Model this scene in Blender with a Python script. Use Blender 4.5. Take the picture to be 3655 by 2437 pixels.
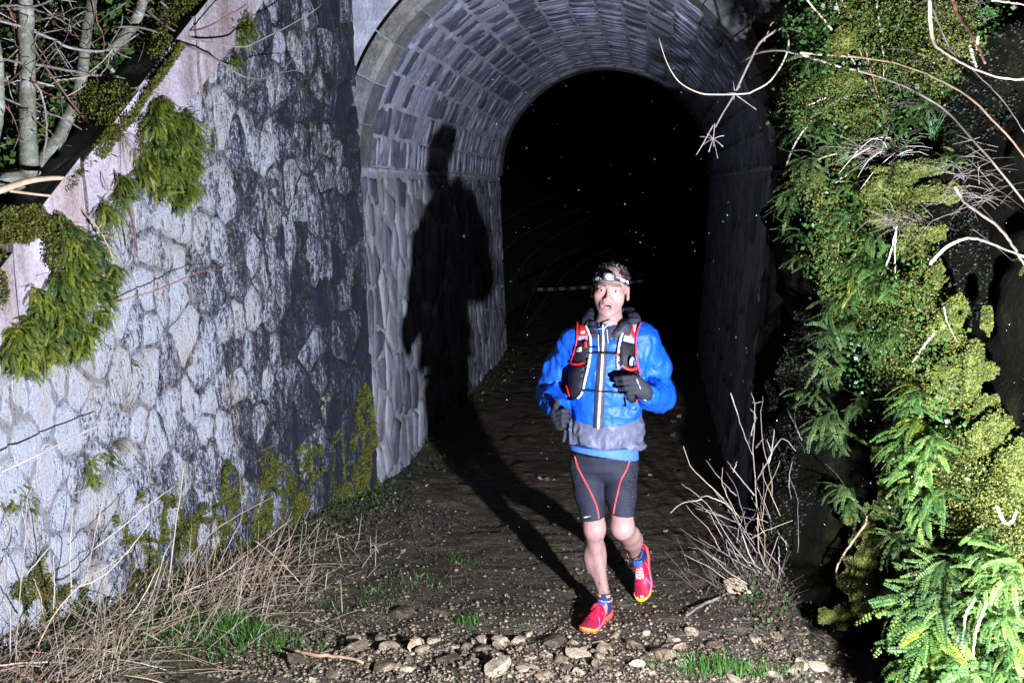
import bpy, bmesh, math, random
import numpy as np
from mathutils import Vector, Matrix
from mathutils.bvhtree import BVHTree
from mathutils.geometry import delaunay_2d_cdt

for _o in list(bpy.data.objects): bpy.data.objects.remove(_o)
scene = bpy.context.scene
COL = scene.collection
random.seed(7); RNG = np.random.default_rng(7)
R = math.radians

# ------------------------------------------------------------------ camera
# the photograph is 3655 x 2437; the lens and the tilt were measured from the tunnel's vanishing lines
PW, PH, FPX = 3655.0, 2437.0, 3655.0 * 35 / 36
YAW, PITCH, CAMZ = R(7.798), R(8.853), 2.07
FW = np.array([-math.sin(YAW)*math.cos(PITCH), math.cos(YAW)*math.cos(PITCH), -math.sin(PITCH)])
RT = np.array([math.cos(YAW), math.sin(YAW), 0.0]); UP = np.cross(RT, FW); CAMP = np.array([0, 0, CAMZ])
cd = bpy.data.cameras.new('camera'); cam = bpy.data.objects.new('camera', cd); COL.objects.link(cam)
cd.lens = 35; cd.sensor_width = 36; cd.clip_start = 0.05; cd.clip_end = 400
cd.dof.use_dof = True; cd.dof.focus_distance = 4.7; cd.dof.aperture_fstop = 5.6
m = Matrix.Identity(4)
for i in range(3):
    m[i][0] = RT[i]; m[i][1] = UP[i]; m[i][2] = -FW[i]; m[i][3] = CAMP[i]
cam.matrix_world = m
scene.camera = cam

# ------------------------------------------------------------------ night sky
world = bpy.data.worlds.new('World'); scene.world = world; world.use_nodes = True
wn = world.node_tree
sky = wn.nodes.new('ShaderNodeTexSky'); sky.sky_type = 'NISHITA'; sky.sun_disc = False
sky.sun_elevation = R(-6); sky.sun_rotation = R(200)
wn.links.new(sky.outputs[0], wn.nodes['Background'].inputs[0])
wn.nodes['Background'].inputs[1].default_value = 0.006

# ------------------------------------------------------------------ the flash that lights the scene (low, right of the camera)
FLASH = np.array([0.95, 1.76, 1.12])
ld = bpy.data.lights.new('flash', 'SPOT'); ld.energy = 2250; ld.color = (0.73, 0.80, 1.0); ld.shadow_soft_size = 0.03
ld.spot_size = R(170); ld.spot_blend = 0.5
lo = bpy.data.objects.new('flash', ld); COL.objects.link(lo); lo.location = FLASH
lo.rotation_euler = (Vector((-1.0, 5.2, 1.3)) - Vector(FLASH)).to_track_quat('-Z', 'Y').to_euler()

# ------------------------------------------------------------------ exposure
vs = scene.view_settings
scene.display_settings.display_device = 'sRGB'
vs.view_transform = 'Standard'; vs.look = 'None'; vs.exposure = 0.0; vs.gamma = 1.0
scene.render.engine = 'CYCLES'
scene.cycles.use_denoising = True
scene.cycles.max_bounces = 4; scene.cycles.diffuse_bounces = 1; scene.cycles.glossy_bounces = 2
scene.cycles.transparent_max_bounces = 4
scene.cycles.sample_clamp_indirect = 3.0
scene.cycles.caustics_reflective = False; scene.cycles.caustics_refractive = False

# ------------------------------------------------------------------ measuring helpers: a photo pixel seen on a known plane
def ray(px, py):
    d = FW*FPX + RT*(px-PW/2) + UP*(PH/2-py)
    return d/np.linalg.norm(d)
def on_z(px, py, z=0.0):
    d = ray(px, py); return CAMP + d*((z-CAMP[2])/d[2])
def on_y(px, py, y):
    d = ray(px, py); return CAMP + d*(y/d[1])
def on_plane(px, py, p0, n):
    d = ray(px, py); return CAMP + d*(np.dot(np.asarray(p0)-CAMP, n)/np.dot(d, n))

# ------------------------------------------------------------------ noise
def _hash(ix, iy, iz, seed):
    h = (ix.astype(np.int64)*374761393 + iy.astype(np.int64)*668265263 + iz.astype(np.int64)*2147483647 + seed*974634777)
    h = (h ^ (h >> 13)) * 1274126177
    h = h ^ (h >> 16)
    return ((h & 0xffffff) / float(0xffffff)) * 2 - 1
def noise(p, scale=1.0, seed=0):
    p = np.asarray(p, float)*scale
    i = np.floor(p); f = p-i; u = f*f*(3-2*f)
    x, y, z = i[..., 0], i[..., 1], i[..., 2]
    r = 0
    for dx in (0, 1):
        for dy in (0, 1):
            for dz in (0, 1):
                w = (u[..., 0] if dx else 1-u[..., 0])*(u[..., 1] if dy else 1-u[..., 1])*(u[..., 2] if dz else 1-u[..., 2])
                r = r + w*_hash(x+dx, y+dy, z+dz, seed)
    return r
def fbm(p, scale=1.0, octv=4, seed=0, gain=0.5):
    r = 0; a = 1.0
    for k in range(octv):
        r = r + a*noise(p, scale*2**k, seed+k*17); a *= gain
    return r

# ------------------------------------------------------------------ objects
def mesh_of(name, V, F, mats=(), fm=None, smooth=False):
    me = bpy.data.meshes.new(name)
    V = np.asarray(V, np.float32).reshape(-1, 3)
    if isinstance(F, np.ndarray):
        k = F.shape[1]; n = len(F)
        me.vertices.add(len(V)); me.vertices.foreach_set('co', V.ravel())
        me.loops.add(n*k); me.loops.foreach_set('vertex_index', F.astype(np.int32).ravel())
        me.polygons.add(n); me.polygons.foreach_set('loop_start', np.arange(n, dtype=np.int32)*k)
        me.polygons.foreach_set('loop_total', np.full(n, k, np.int32))
        me.update(calc_edges=True)
    else:
        me.from_pydata([tuple(map(float, v)) for v in V], [], F)
    for m_ in (mats if isinstance(mats, (list, tuple)) else [mats]): me.materials.append(m_)
    if fm is not None: me.polygons.foreach_set('material_index', np.asarray(fm, np.int32))
    if smooth: me.polygons.foreach_set('use_smooth', np.ones(len(me.polygons), bool))
    me.update()
    return me
def add(name, me, parent=None, loc=None, label=None, cat=None, group=None, kind=None):
    o = bpy.data.objects.new(name, me); COL.objects.link(o)
    if parent is not None: o.parent = parent
    if loc is not None: o.location = loc
    if label: o['label'] = label
    if cat: o['category'] = cat
    if group: o['group'] = group
    if kind: o['kind'] = kind
    return o
def thing(name, label, cat, loc=(0, 0, 0), group=None):
    return add(name, None, None, loc, label, cat, group, 'thing')
def colattr(me, C):
    a = me.color_attributes.new('Col', 'FLOAT_COLOR', 'POINT')
    c = np.ones((len(me.vertices), 4), np.float32); c[:, :3] = C
    a.data.foreach_set('color', c.ravel())
class MB:
    """collects pieces into one mesh"""
    def __init__(s): s.v = []; s.f = []; s.m = []; s.n = 0
    def put(s, V, F, mi=0):
        V = np.asarray(V, float).reshape(-1, 3); s.v.append(V)
        for f in F: s.f.append(tuple(int(i)+s.n for i in f)); s.m.append(mi)
        s.n += len(V)
    def mesh(s, name, mats, smooth=False):
        return mesh_of(name, np.concatenate(s.v), s.f, mats, s.m, smooth)
def tube_vf(P, rad, sides=6, cap=True):
    P = np.asarray(P, float); n = len(P)
    rad = np.broadcast_to(np.asarray(rad, float), (n,)) if np.ndim(rad) else np.full(n, float(rad))
    T = np.gradient(P, axis=0); T /= (np.linalg.norm(T, axis=1, keepdims=True)+1e-9)
    up = np.array([0.0, 0, 1]) if abs(T[0][2]) < 0.9 else np.array([1.0, 0, 0])
    V = []; a = np.arange(sides)*2*math.pi/sides
    for i in range(n):
        x = np.cross(T[i], up); x /= np.linalg.norm(x)+1e-9; y = np.cross(x, T[i]); up = y
        V.append(P[i] + rad[i]*(np.cos(a)[:, None]*x + np.sin(a)[:, None]*y))
    V = np.concatenate(V); F = []
    for i in range(n-1):
        for k in range(sides):
            k2 = (k+1) % sides
            F.append((i*sides+k, i*sides+k2, (i+1)*sides+k2, (i+1)*sides+k))
    if cap: F.append(tuple(range((n-1)*sides, n*sides))); F.append(tuple(range(sides-1, -1, -1)))
    return V, F
def smooth_path(P, n=24):
    P = np.asarray(P, float); m_ = len(P)
    if m_ < 3: return np.array([P[0]+(P[-1]-P[0])*t for t in np.linspace(0, 1, n)])
    E_ = np.vstack([2*P[0]-P[1], P, 2*P[-1]-P[-2]]); out = []
    for t in np.linspace(0, m_-1-1e-6, n):
        i = int(t); u = t-i; a, b, c, d = E_[i], E_[i+1], E_[i+2], E_[i+3]
        out.append(0.5*((2*b)+(c-a)*u+(2*a-5*b+4*c-d)*u*u+(3*b-a-3*c+d)*u**3))
    return np.array(out)

# ------------------------------------------------------------------ materials
def newmat(name):
    m_ = bpy.data.materials.new(name); m_.use_nodes = True
    nt = m_.node_tree; return m_, nt, nt.nodes['Principled BSDF']
def N(nt, t, **kw):
    n = nt.nodes.new(t)
    for k, v in kw.items():
        if k.startswith('i_'): n.inputs[k[2:]].default_value = v
        else: setattr(n, k, v)
    return n
def ramp(nt, stops):
    r = nt.nodes.new('ShaderNodeValToRGB'); e = r.color_ramp.elements
    while len(e) < len(stops): e.new(0.5)
    for i, (p, c) in enumerate(stops):
        e[i].position = p; e[i].color = (*c, 1) if len(c) == 3 else c
    return r
def noise_node(nt, vec, scale, detail=4, rough=0.55):
    n = N(nt, 'ShaderNodeTexNoise'); n.inputs['Scale'].default_value = scale
    n.inputs['Detail'].default_value = detail; n.inputs['Roughness'].default_value = rough
    if vec is not None: nt.links.new(vec, n.inputs['Vector'])
    return n.outputs['Fac']
def pos_map(nt, scale=(1, 1, 1), rnd=0.0):
    g = N(nt, 'ShaderNodeNewGeometry'); v = g.outputs['Position']
    if rnd:
        oi = N(nt, 'ShaderNodeObjectInfo'); mu = N(nt, 'ShaderNodeMath', operation='MULTIPLY'); mu.inputs[1].default_value = rnd
        nt.links.new(oi.outputs['Random'], mu.inputs[0])
        va = N(nt, 'ShaderNodeVectorMath', operation='ADD'); nt.links.new(v, va.inputs[0]); nt.links.new(mu.outputs[0], va.inputs[1]); v = va.outputs[0]
    mp = N(nt, 'ShaderNodeMapping'); mp.inputs['Scale'].default_value = scale
    nt.links.new(v, mp.inputs['Vector']); return mp.outputs[0]
def mth(nt, op, a, b=None, clamp=False):
    n = N(nt, 'ShaderNodeMath', operation=op, use_clamp=clamp)
    for i, x in enumerate((a, b)):
        if x is None: continue
        if isinstance(x, (int, float)): n.inputs[i].default_value = x
        else: nt.links.new(x, n.inputs[i])
    return n.outputs[0]
def mixc(nt, fac, a, b, mode='MIX'):
    n = N(nt, 'ShaderNodeMix', data_type='RGBA', blend_type=mode)
    for sock, x in ((n.inputs[0], fac), (n.inputs[6], a), (n.inputs[7], b)):
        if isinstance(x, (int, float)): sock.default_value = x
        elif isinstance(x, tuple): sock.default_value = (*x, 1)
        else: nt.links.new(x, sock)
    return n.outputs[2]
def bump(nt, b, h, strength=0.4, dist=0.01):
    n = N(nt, 'ShaderNodeBump'); n.inputs['Strength'].default_value = strength; n.inputs['Distance'].default_value = dist
    nt.links.new(h, n.inputs['Height']); nt.links.new(n.outputs[0], b.inputs['Normal'])
def stone_mat(name, dark, mid, pale, zst=0.4, lich=0.5, rough=0.7, sc=9.0, rnd=7.0, tint=0.5, speck=0.5, bstr=0.5):
    m_, nt, b = newmat(name)
    v = pos_map(nt, (1, 1, zst), rnd); v1 = pos_map(nt, (1, 1, 0.7), rnd)
    n1 = noise_node(nt, v, sc, 5, 0.65); n2 = noise_node(nt, v1, sc*9, 3, 0.7); n3 = noise_node(nt, v, sc*0.35, 2)
    oi = N(nt, 'ShaderNodeObjectInfo')
    s = mth(nt, 'ADD', n1, mth(nt, 'MULTIPLY', mth(nt, 'SUBTRACT', n2, 0.5), speck))
    s = mth(nt, 'ADD', s, mth(nt, 'MULTIPLY', mth(nt, 'SUBTRACT', oi.outputs['Random'], 0.5), tint))
    r = ramp(nt, [(0.25, dark), (lich, mid), (lich+0.16, pale)]); nt.links.new(s, r.inputs[0])
    br = ramp(nt, [(0.45, (1, 1, 1)), (0.75, (0.95, 0.80, 0.62))]); nt.links.new(n3, br.inputs[0])
    nt.links.new(mixc(nt, 0.7, r.outputs[0], br.outputs[0], 'MULTIPLY'), b.inputs['Base Color'])
    b.inputs['Roughness'].default_value = rough
    bump(nt, b, mth(nt, 'ADD', n1, mth(nt, 'MULTIPLY', n2, 0.6)), bstr, 0.02)
    b.inputs['Specular IOR Level'].default_value = 0.5 if rough < 0.9 else 0.05
    return m_
def leaf_mat(name, c1, c2, c3=None, rough=0.45, sc=14.0, transl=0.25, rndw=0.6):
    m_, nt, b = newmat(name)
    v = pos_map(nt); oi = N(nt, 'ShaderNodeObjectInfo')
    n1 = noise_node(nt, v, sc, 3); n2 = noise_node(nt, v, sc*6, 2)
    s = mth(nt, 'ADD', mth(nt, 'MULTIPLY', n1, 0.55), mth(nt, 'MULTIPLY', n2, 0.45))
    s = mth(nt, 'ADD', s, mth(nt, 'MULTIPLY', mth(nt, 'SUBTRACT', oi.outputs['Random'], 0.5), rndw*0.5))
    st = [(0.36, c1), (0.62, c2)] + ([(0.8, c3)] if c3 else [])
    r = ramp(nt, st); nt.links.new(s, r.inputs[0]); nt.links.new(r.outputs[0], b.inputs['Base Color'])
    b.inputs['Roughness'].default_value = rough
    if transl:
        tr = N(nt, 'ShaderNodeBsdfTranslucent'); nt.links.new(r.outputs[0], tr.inputs[0])
        mx = N(nt, 'ShaderNodeMixShader'); mx.inputs[0].default_value = transl
        nt.links.new(b.outputs[0], mx.inputs[1]); nt.links.new(tr.outputs[0], mx.inputs[2])
        nt.links.new(mx.outputs[0], nt.nodes['Material Output'].inputs[0])
    return m_
def plain_mat(name, c, rough=0.6, var=0.15, sc=40.0, metal=0.0, bs=0.15, emit=None, scale=(1, 1, 1), bd=0.004):
    m_, nt, b = newmat(name)
    v = pos_map(nt, scale); n1 = noise_node(nt, v, sc, 4)
    lo_ = tuple(x*(1-var) for x in c); hi = tuple(min(1, x*(1+var)) for x in c)
    r = ramp(nt, [(0.3, lo_), (0.7, hi)]); nt.links.new(n1, r.inputs[0]); nt.links.new(r.outputs[0], b.inputs['Base Color'])
    b.inputs['Roughness'].default_value = rough; b.inputs['Metallic'].default_value = metal
    if rough >= 0.5: b.inputs['Specular IOR Level'].default_value = 0.22
    if bs: bump(nt, b, n1, bs, bd)
    if emit: b.inputs['Emission Color'].default_value = (1, 1, 1, 1); b.inputs['Emission Strength'].default_value = emit
    return m_
def vcol_mat(name, rough=0.6, bs=0.1, sc=120.0, bd=0.003, sss=0.0):
    m_, nt, b = newmat(name)
    a = N(nt, 'ShaderNodeVertexColor'); a.layer_name = 'Col'
    n1 = noise_node(nt, pos_map(nt), sc, 3)
    r = ramp(nt, [(0.3, (0.86, 0.86, 0.86)), (0.7, (1, 1, 1))]); nt.links.new(n1, r.inputs[0])
    nt.links.new(mixc(nt, 1.0, a.outputs[0], r.outputs[0], 'MULTIPLY'), b.inputs['Base Color'])
    b.inputs['Roughness'].default_value = rough; b.inputs['Specular IOR Level'].default_value = 0.3
    if sss:
        b.inputs['Subsurface Weight'].default_value = sss; b.inputs['Subsurface Radius'].default_value = (0.012, 0.005, 0.003)
        b.inputs['Subsurface Scale'].default_value = 0.6
    if bs: bump(nt, b, n1, bs, bd)
    return m_

def wing_mat(name, dark, mid, pale, shift, tint):
    m_, nt, b = newmat(name)
    va = pos_map(nt, (1, 1, 0.22)); vb = pos_map(nt, (1, 1, 0.36)); vc = pos_map(nt, (1, 1, 0.7))
    n0 = noise_node(nt, va, 6, 3, 0.6); n1 = noise_node(nt, va, 24, 5, 0.7); n2 = noise_node(nt, vb, 85, 4, 0.75); n3 = noise_node(nt, vc, 190, 2, 0.7)
    oi = N(nt, 'ShaderNodeObjectInfo'); g = N(nt, 'ShaderNodeNewGeometry'); sx = N(nt, 'ShaderNodeSeparateXYZ'); nt.links.new(g.outputs['Position'], sx.inputs[0])
    s_ = mth(nt, 'ADD', mth(nt, 'MULTIPLY', n0, 0.20), 0.05)
    for n_, w in ((n1, 0.55), (n2, 0.80), (n3, 0.50)): s_ = mth(nt, 'ADD', s_, mth(nt, 'MULTIPLY', mth(nt, 'SUBTRACT', n_, 0.5), w))
    s_ = mth(nt, 'ADD', s_, mth(nt, 'MULTIPLY', mth(nt, 'SUBTRACT', oi.outputs['Random'], 0.5), tint))
    s_ = mth(nt, 'ADD', s_, mth(nt, 'MULTIPLY', mth(nt, 'SUBTRACT', 5.0, sx.outputs[1]), 0.19))      # lichen thins towards the damp tunnel end, plus flash falloff painted into the colour
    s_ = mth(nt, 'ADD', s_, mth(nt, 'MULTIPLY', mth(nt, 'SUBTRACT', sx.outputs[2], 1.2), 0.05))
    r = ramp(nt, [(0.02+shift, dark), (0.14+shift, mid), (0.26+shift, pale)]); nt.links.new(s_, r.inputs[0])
    br = ramp(nt, [(0.46, (1, 1, 1)), (0.60, (0.97, 0.86, 0.72)), (0.72, (0.62, 0.45, 0.28))]); nt.links.new(noise_node(nt, vb, 7, 4, 0.7), br.inputs[0])
    nt.links.new(mixc(nt, 0.75, r.outputs[0], br.outputs[0], 'MULTIPLY'), b.inputs['Base Color'])
    b.inputs['Roughness'].default_value = 0.6
    bump(nt, b, mth(nt, 'ADD', mth(nt, 'ADD', n1, n2), mth(nt, 'MULTIPLY', n3, 0.5)), 1.0, 0.045)
    return m_
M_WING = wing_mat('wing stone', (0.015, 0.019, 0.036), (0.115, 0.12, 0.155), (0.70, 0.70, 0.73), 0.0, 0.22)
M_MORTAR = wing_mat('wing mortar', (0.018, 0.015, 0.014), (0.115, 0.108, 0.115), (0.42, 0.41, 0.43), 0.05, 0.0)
M_COPE = stone_mat('coping stone', (0.20, 0.15, 0.145), (0.40, 0.345, 0.365), (0.56, 0.50, 0.53), 0.22, 0.52, 0.8, 9.0, 3.0, 0.25, 0.55, 0.8)
M_SLATE = stone_mat('slate top', (0.02, 0.02, 0.025), (0.06, 0.06, 0.07), (0.15, 0.15, 0.17), 1.0, 0.55, 0.6, 14.0, 3.0, 0.3, 0.5, 0.8)
M_VOUS = stone_mat('tunnel stone', (0.06, 0.066, 0.094), (0.155, 0.16, 0.215), (0.33, 0.33, 0.41), 1.0, 0.52, 0.6, 8.0, 9.0, 0.55, 0.4, 0.7)
M_TMORT = stone_mat('tunnel mortar', (0.20, 0.20, 0.23), (0.33, 0.33, 0.38), (0.48, 0.48, 0.53), 1.0, 0.5, 0.75, 6.0, 0.0, 0.0, 0.5, 0.8)
M_RING = stone_mat('arch ring stone', (0.05, 0.055, 0.065), (0.125, 0.125, 0.125), (0.23, 0.22, 0.20), 1.0, 0.54, 0.7, 5.0, 4.0, 0.3, 0.6, 0.9)
M_HEAD = stone_mat('headwall stone', (0.035, 0.032, 0.034), (0.085, 0.078, 0.082), (0.20, 0.19, 0.20), 0.8, 0.52, 0.65, 7.0, 9.0, 0.5, 0.5, 0.8)
M_JAMB = stone_mat('tunnel wall stone', (0.07, 0.075, 0.095), (0.165, 0.17, 0.20), (0.31, 0.305, 0.33), 0.35, 0.5, 0.6, 9.0, 3.0, 0.4, 0.5, 0.8)
M_JMORT = stone_mat('tunnel wall mortar', (0.15, 0.145, 0.15), (0.28, 0.27, 0.28), (0.42, 0.405, 0.41), 0.4, 0.5, 0.75, 10.0, 0.0, 0.0, 0.5, 0.9)
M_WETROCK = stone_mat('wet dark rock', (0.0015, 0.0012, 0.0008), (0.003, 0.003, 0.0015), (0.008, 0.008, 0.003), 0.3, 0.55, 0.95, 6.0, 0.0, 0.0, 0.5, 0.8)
# ================================================================== ground
TH = R(20); WP0 = np.array([-1.80, 6.10, 0.0]); WD = np.array([-math.sin(TH), -math.cos(TH), 0.0]); WN = np.array([math.cos(TH), -math.sin(TH), 0.0])
XC, ZC, RAD, Y0, Y1 = -0.55, 2.19, 1.262, 6.10, 12.10      # tunnel axis, springing height, radius, ends
TR = R(16); RP0 = np.array([0.74, 6.10, 0.0]); RD = np.array([math.sin(TR), -math.cos(TR), 0.0]); RN = np.array([-math.cos(TR), -math.sin(TR), 0.0])
def sstep(a, b, x):
    t = np.clip((x-a)/(b-a), 0, 1); return t*t*(3-2*t)
def wing_pt(s, z, off=0.0):
    s = np.asarray(s, float); z = np.asarray(z, float); off = np.asarray(off, float)
    k = 0.036*(2.2-z)+off
    return np.stack([WP0[0]+WD[0]*s+WN[0]*k, WP0[1]+WD[1]*s+WN[1]*k, z+0*s+0*off], -1)
def cope_z(s): return np.minimum(2.99-(np.asarray(s, float)-1.24)*0.976, 3.85)
def ground_z(x, y):
    x = np.asarray(x, float); y = np.asarray(y, float)
    dw = (x-WP0[0])*WN[0]+(y-WP0[1])*WN[1]
    z = 0.13*(1-sstep(0.0, 0.95, dw))*(1-sstep(5.9, 7.2, y)) + 0.05*(1-sstep(0, 0.5, x-(XC-RAD)))*sstep(5.9, 7, y)
    z = z + 0.07*np.exp(-((x-0.50)/0.2)**2-((y-5.0)/0.8)**2) - 0.10*sstep(0.70, 0.86, x)*(1-sstep(5.6, 6.4, y))
    z = z + 0.035*(1-sstep(3.9, 4.35, y))
    p = np.stack([x, y, 0*x], -1)
    rough_ = 0.35+0.65*np.clip(1-np.exp(-((x+0.35)/0.6)**2)*0.8, 0, 1)
    z = z + 0.022*fbm(p, 1.6, 3, 3)
    z = z + 0.010*fbm(p*np.array([1.0, 3.2, 1]), 4.0, 3, 9)*(1-0.3*rough_) + 0.012*fbm(p, 11, 3, 5)*rough_
    return z
def axis_pts(segs):
    out = [segs[0][0]]
    for a, b, st in segs:
        n = max(1, int(round((b-a)/st))); out += list(np.linspace(a, b, n+1)[1:])
    return np.array(out)
def grid_mesh(name, xs, ys, fz, mat):
    X, Y = np.meshgrid(xs, ys); V = np.stack([X, Y, fz(X, Y)], -1).reshape(-1, 3)
    nx, ny = len(xs), len(ys); i = np.arange(ny-1)[:, None]*nx+np.arange(nx-1)[None]
    F = np.stack([i, i+1, i+nx+1, i+nx], -1).reshape(-1, 4)
    return mesh_of(name, V, F, [mat], None, True)

def mud_mat():
    m_, nt, b = newmat('wet stony mud')
    v = pos_map(nt, (1.0, 2.1, 1.0)); v2 = pos_map(nt)
    n1 = noise_node(nt, v, 7, 6, 0.65); n2 = noise_node(nt, v2, 70, 3, 0.7); n3 = noise_node(nt, v2, 2.2, 3); n4 = noise_node(nt, v, 26, 3, 0.6)
    r = ramp(nt, [(0.28, (0.015, 0.0105, 0.0065)), (0.50, (0.046, 0.032, 0.020)), (0.62, (0.105, 0.075, 0.047)), (0.78, (0.22, 0.17, 0.115))])
    nt.links.new(mth(nt, 'ADD', mth(nt, 'MULTIPLY', n1, 0.6), mth(nt, 'MULTIPLY', n2, 0.4)), r.inputs[0])
    gr = ramp(nt, [(0.42, (1, 1, 1)), (0.7, (0.75, 0.95, 0.55))]); nt.links.new(n3, gr.inputs[0])
    nt.links.new(mixc(nt, 0.8, r.outputs[0], gr.outputs[0], 'MULTIPLY'), b.inputs['Base Color'])
    rr = ramp(nt, [(0.35, (0.22,)*3), (0.6, (0.75,)*3)]); nt.links.new(n4, rr.inputs[0]); nt.links.new(rr.outputs[0], b.inputs['Roughness'])
    bump(nt, b, mth(nt, 'ADD', mth(nt, 'ADD', n1, mth(nt, 'MULTIPLY', n4, 0.6)), mth(nt, 'MULTIPLY', n2, 0.35)), 0.9, 0.03)
    return m_
M_MUD = mud_mat()
gx = axis_pts([(-60, -8, 4), (-8, -3.4, 0.3), (-3.4, 1.6, 0.022), (1.6, 8, 0.4), (8, 60, 4)])
gy = axis_pts([(-60, -2, 4), (-2, 3.2, 0.2), (3.2, 7.0, 0.022), (7.0, 13, 0.05), (13, 20, 0.3), (20, 90, 4)])
ground = add('ground', grid_mesh('ground', gx, gy, ground_z, M_MUD), kind='structure')
ground['label'] = 'dark wet stony mud path running through the tunnel'

# ================================================================== irregular stones on a wall
def clip_poly(P, a, b, c):                     # keep a*x+b*y<=c
    out = []
    for i in range(len(P)):
        p, q = P[i], P[(i+1) % len(P)]; dp = a*p[0]+b*p[1]-c; dq = a*q[0]+b*q[1]-c
        if dp <= 0: out.append(p)
        if dp*dq < 0:
            t = dp/(dp-dq); out.append((p[0]+(q[0]-p[0])*t, p[1]+(q[1]-p[1])*t))
    return out
def cells(u0, u1, v0, v1, w, h, drop, seed, clips=()):
    rg = np.random.default_rng(seed); pts = []
    nv = int((v1-v0)/h)+3
    for j in range(-1, nv):
        u = u0-w*rg.uniform(0.2, 1.6)
        while u < u1+w:
            u += w*rg.uniform(0.55, 1.6)
            if rg.random() > drop: pts.append((u, v0+(j+0.5)*h+rg.uniform(-0.36, 0.36)*h))
    pts = np.array(pts); asp = w/h; res = []
    for i, p in enumerate(pts):
        if not (u0-w*.3 < p[0] < u1+w*.3 and v0-h*.3 < p[1] < v1+h*.3): continue
        P = [(u0, v0), (u1, v0), (u1, v1), (u0, v1)]
        d = (pts-p)*np.array([1.0, asp]); dd = (d**2).sum(1); nb = np.argsort(dd)[1:22]
        for k in nb:
            q = pts[k]; a = 2*(q[0]-p[0]); b = 2*(q[1]-p[1])*asp*asp
            c = q[0]**2-p[0]**2+(q[1]**2-p[1]**2)*asp*asp
            P = clip_poly(P, a, b, c)
            if len(P) < 3: break
        for cl in clips:
            if len(P) >= 3: P = clip_poly(P, *cl)
        if len(P) >= 3: res.append(np.array(P))
    return res
def poly_area(P):
    x, y = P[:, 0], P[:, 1]; return 0.5*abs(np.dot(x, np.roll(y, 1))-np.dot(y, np.roll(x, 1)))
ROUND = 0.06
def stone_vf(P, F3, joint, hgt, rg, deep=-0.03):
    """a rough stone from a flat outline: sunk rim, proud uneven face"""
    c = P.mean(0); Q = []
    for i in range(len(P)):
        a, b = P[i], P[(i+1) % len(P)]
        L = np.linalg.norm(b-a)
        if L < 0.012: continue
        Q.append(a)
        if L > 0.05:
            for u_ in ((0.5,) if L < 0.11 else (0.33, 0.68)): Q.append(a+(b-a)*(u_+rg.uniform(-.1, .1))+rg.normal(0, 0.008, 2))
    if len(Q) < 3: return None
    Q = np.array(Q); d = Q-c; L = np.linalg.norm(d, axis=1, keepdims=True)
    r0 = c+d*np.clip((L-joint)/L, 0.2, 1); n = len(Q)
    # round the corners
    r0 = (1-2*ROUND)*r0+ROUND*np.roll(r0, 1, 0)+ROUND*np.roll(r0, -1, 0)
    r1 = c+(r0-c)*np.clip((L-0.009)/L, 0.3, 1); r2 = c+(r0-c)*0.55
    tl = rg.normal(0, 0.025, 2)
    def hh(X): return hgt+(X-c)@tl+rg.normal(0, 0.0025, len(X))
    U = np.vstack([r0, r1, r2, c[None]])
    off = np.concatenate([np.full(n, deep), hh(r1)-0.004, hh(r2)+0.004, [hgt+0.004]])
    V = F3(U[:, 0], U[:, 1], off); Fc = []
    for k in range(n):
        k2 = (k+1) % n
        Fc += [(k, k2, n+k2, n+k), (n+k, n+k2, 2*n+k2, 2*n+k), (2*n+k, 2*n+k2, 3*n)]
    return V, Fc
def proj_area(V):
    q = V-CAMP; z = q@FW
    if z.min() < 0.3: return 0
    u = FPX*(q@RT)/z; v = FPX*(q@UP)/z
    ix = (u > -PW/2)&(u < PW/2)&(v > -PH/2)&(v < PH/2)
    return (u.max()-u.min())*(v.max()-v.min())*ix.mean()
def stone_wall(parent, polys, F3, joint, hgt, mat, seed, name='stone', limit=300, flip=False):
    rg = np.random.default_rng(seed); items = []
    for P in polys:
        if poly_area(P) < 0.0009: continue
        r_ = stone_vf(P, F3, joint*rg.uniform(0.6, 1.4), hgt*rg.uniform(0.3, 1.5), rg)
        if r_:
            V, Fc = r_
            if flip: Fc = [f[::-1] for f in Fc]
            items.append((proj_area(V), V, Fc))
    items.sort(key=lambda t: -t[0]); rest = MB()
    for k, (a, V, Fc) in enumerate(items):
        if k < limit and a > 0:
            c = V.mean(0); add(name, mesh_of(name, V-c, Fc, [mat], None, True), parent, c)
        else: rest.put(V, Fc)
    if rest.n: add(name+'_fill', rest.mesh(name+'_fill', [mat], True), parent, kind='stuff')
    return len(items)

# ================================================================== left wing wall
wing = thing('wing_wall', 'pale lichened rubble stone wall with sloping coping, left of the tunnel mouth', 'wall', tuple(WP0+WD*1.3))
def loc_of(o): return np.array(o.location)
def under(parent, F3):                              # vertices relative to the parent's origin
    o = loc_of(parent); return lambda *a: F3(*a)-o
S1 = 3.4
WF = under(wing, wing_pt)
polys = cells(-0.01, S1, -0.2, 3.6, 0.098, 0.185, 0.22, 11, [(0.976, 1.0, 2.99+1.24*0.976-0.345)])
_p0 = CAMP.copy()
def stone_wall_rel(parent, polys, F3, *a, **k):
    global CAMP
    o = loc_of(parent); keep = CAMP.copy(); CAMP = keep-o
    try: return stone_wall(parent, polys, under(parent, F3), *a, **k)
    finally: CAMP = keep
nst = stone_wall_rel(wing, polys, wing_pt, 0.0055, 0.016, M_WING, 21)
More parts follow.
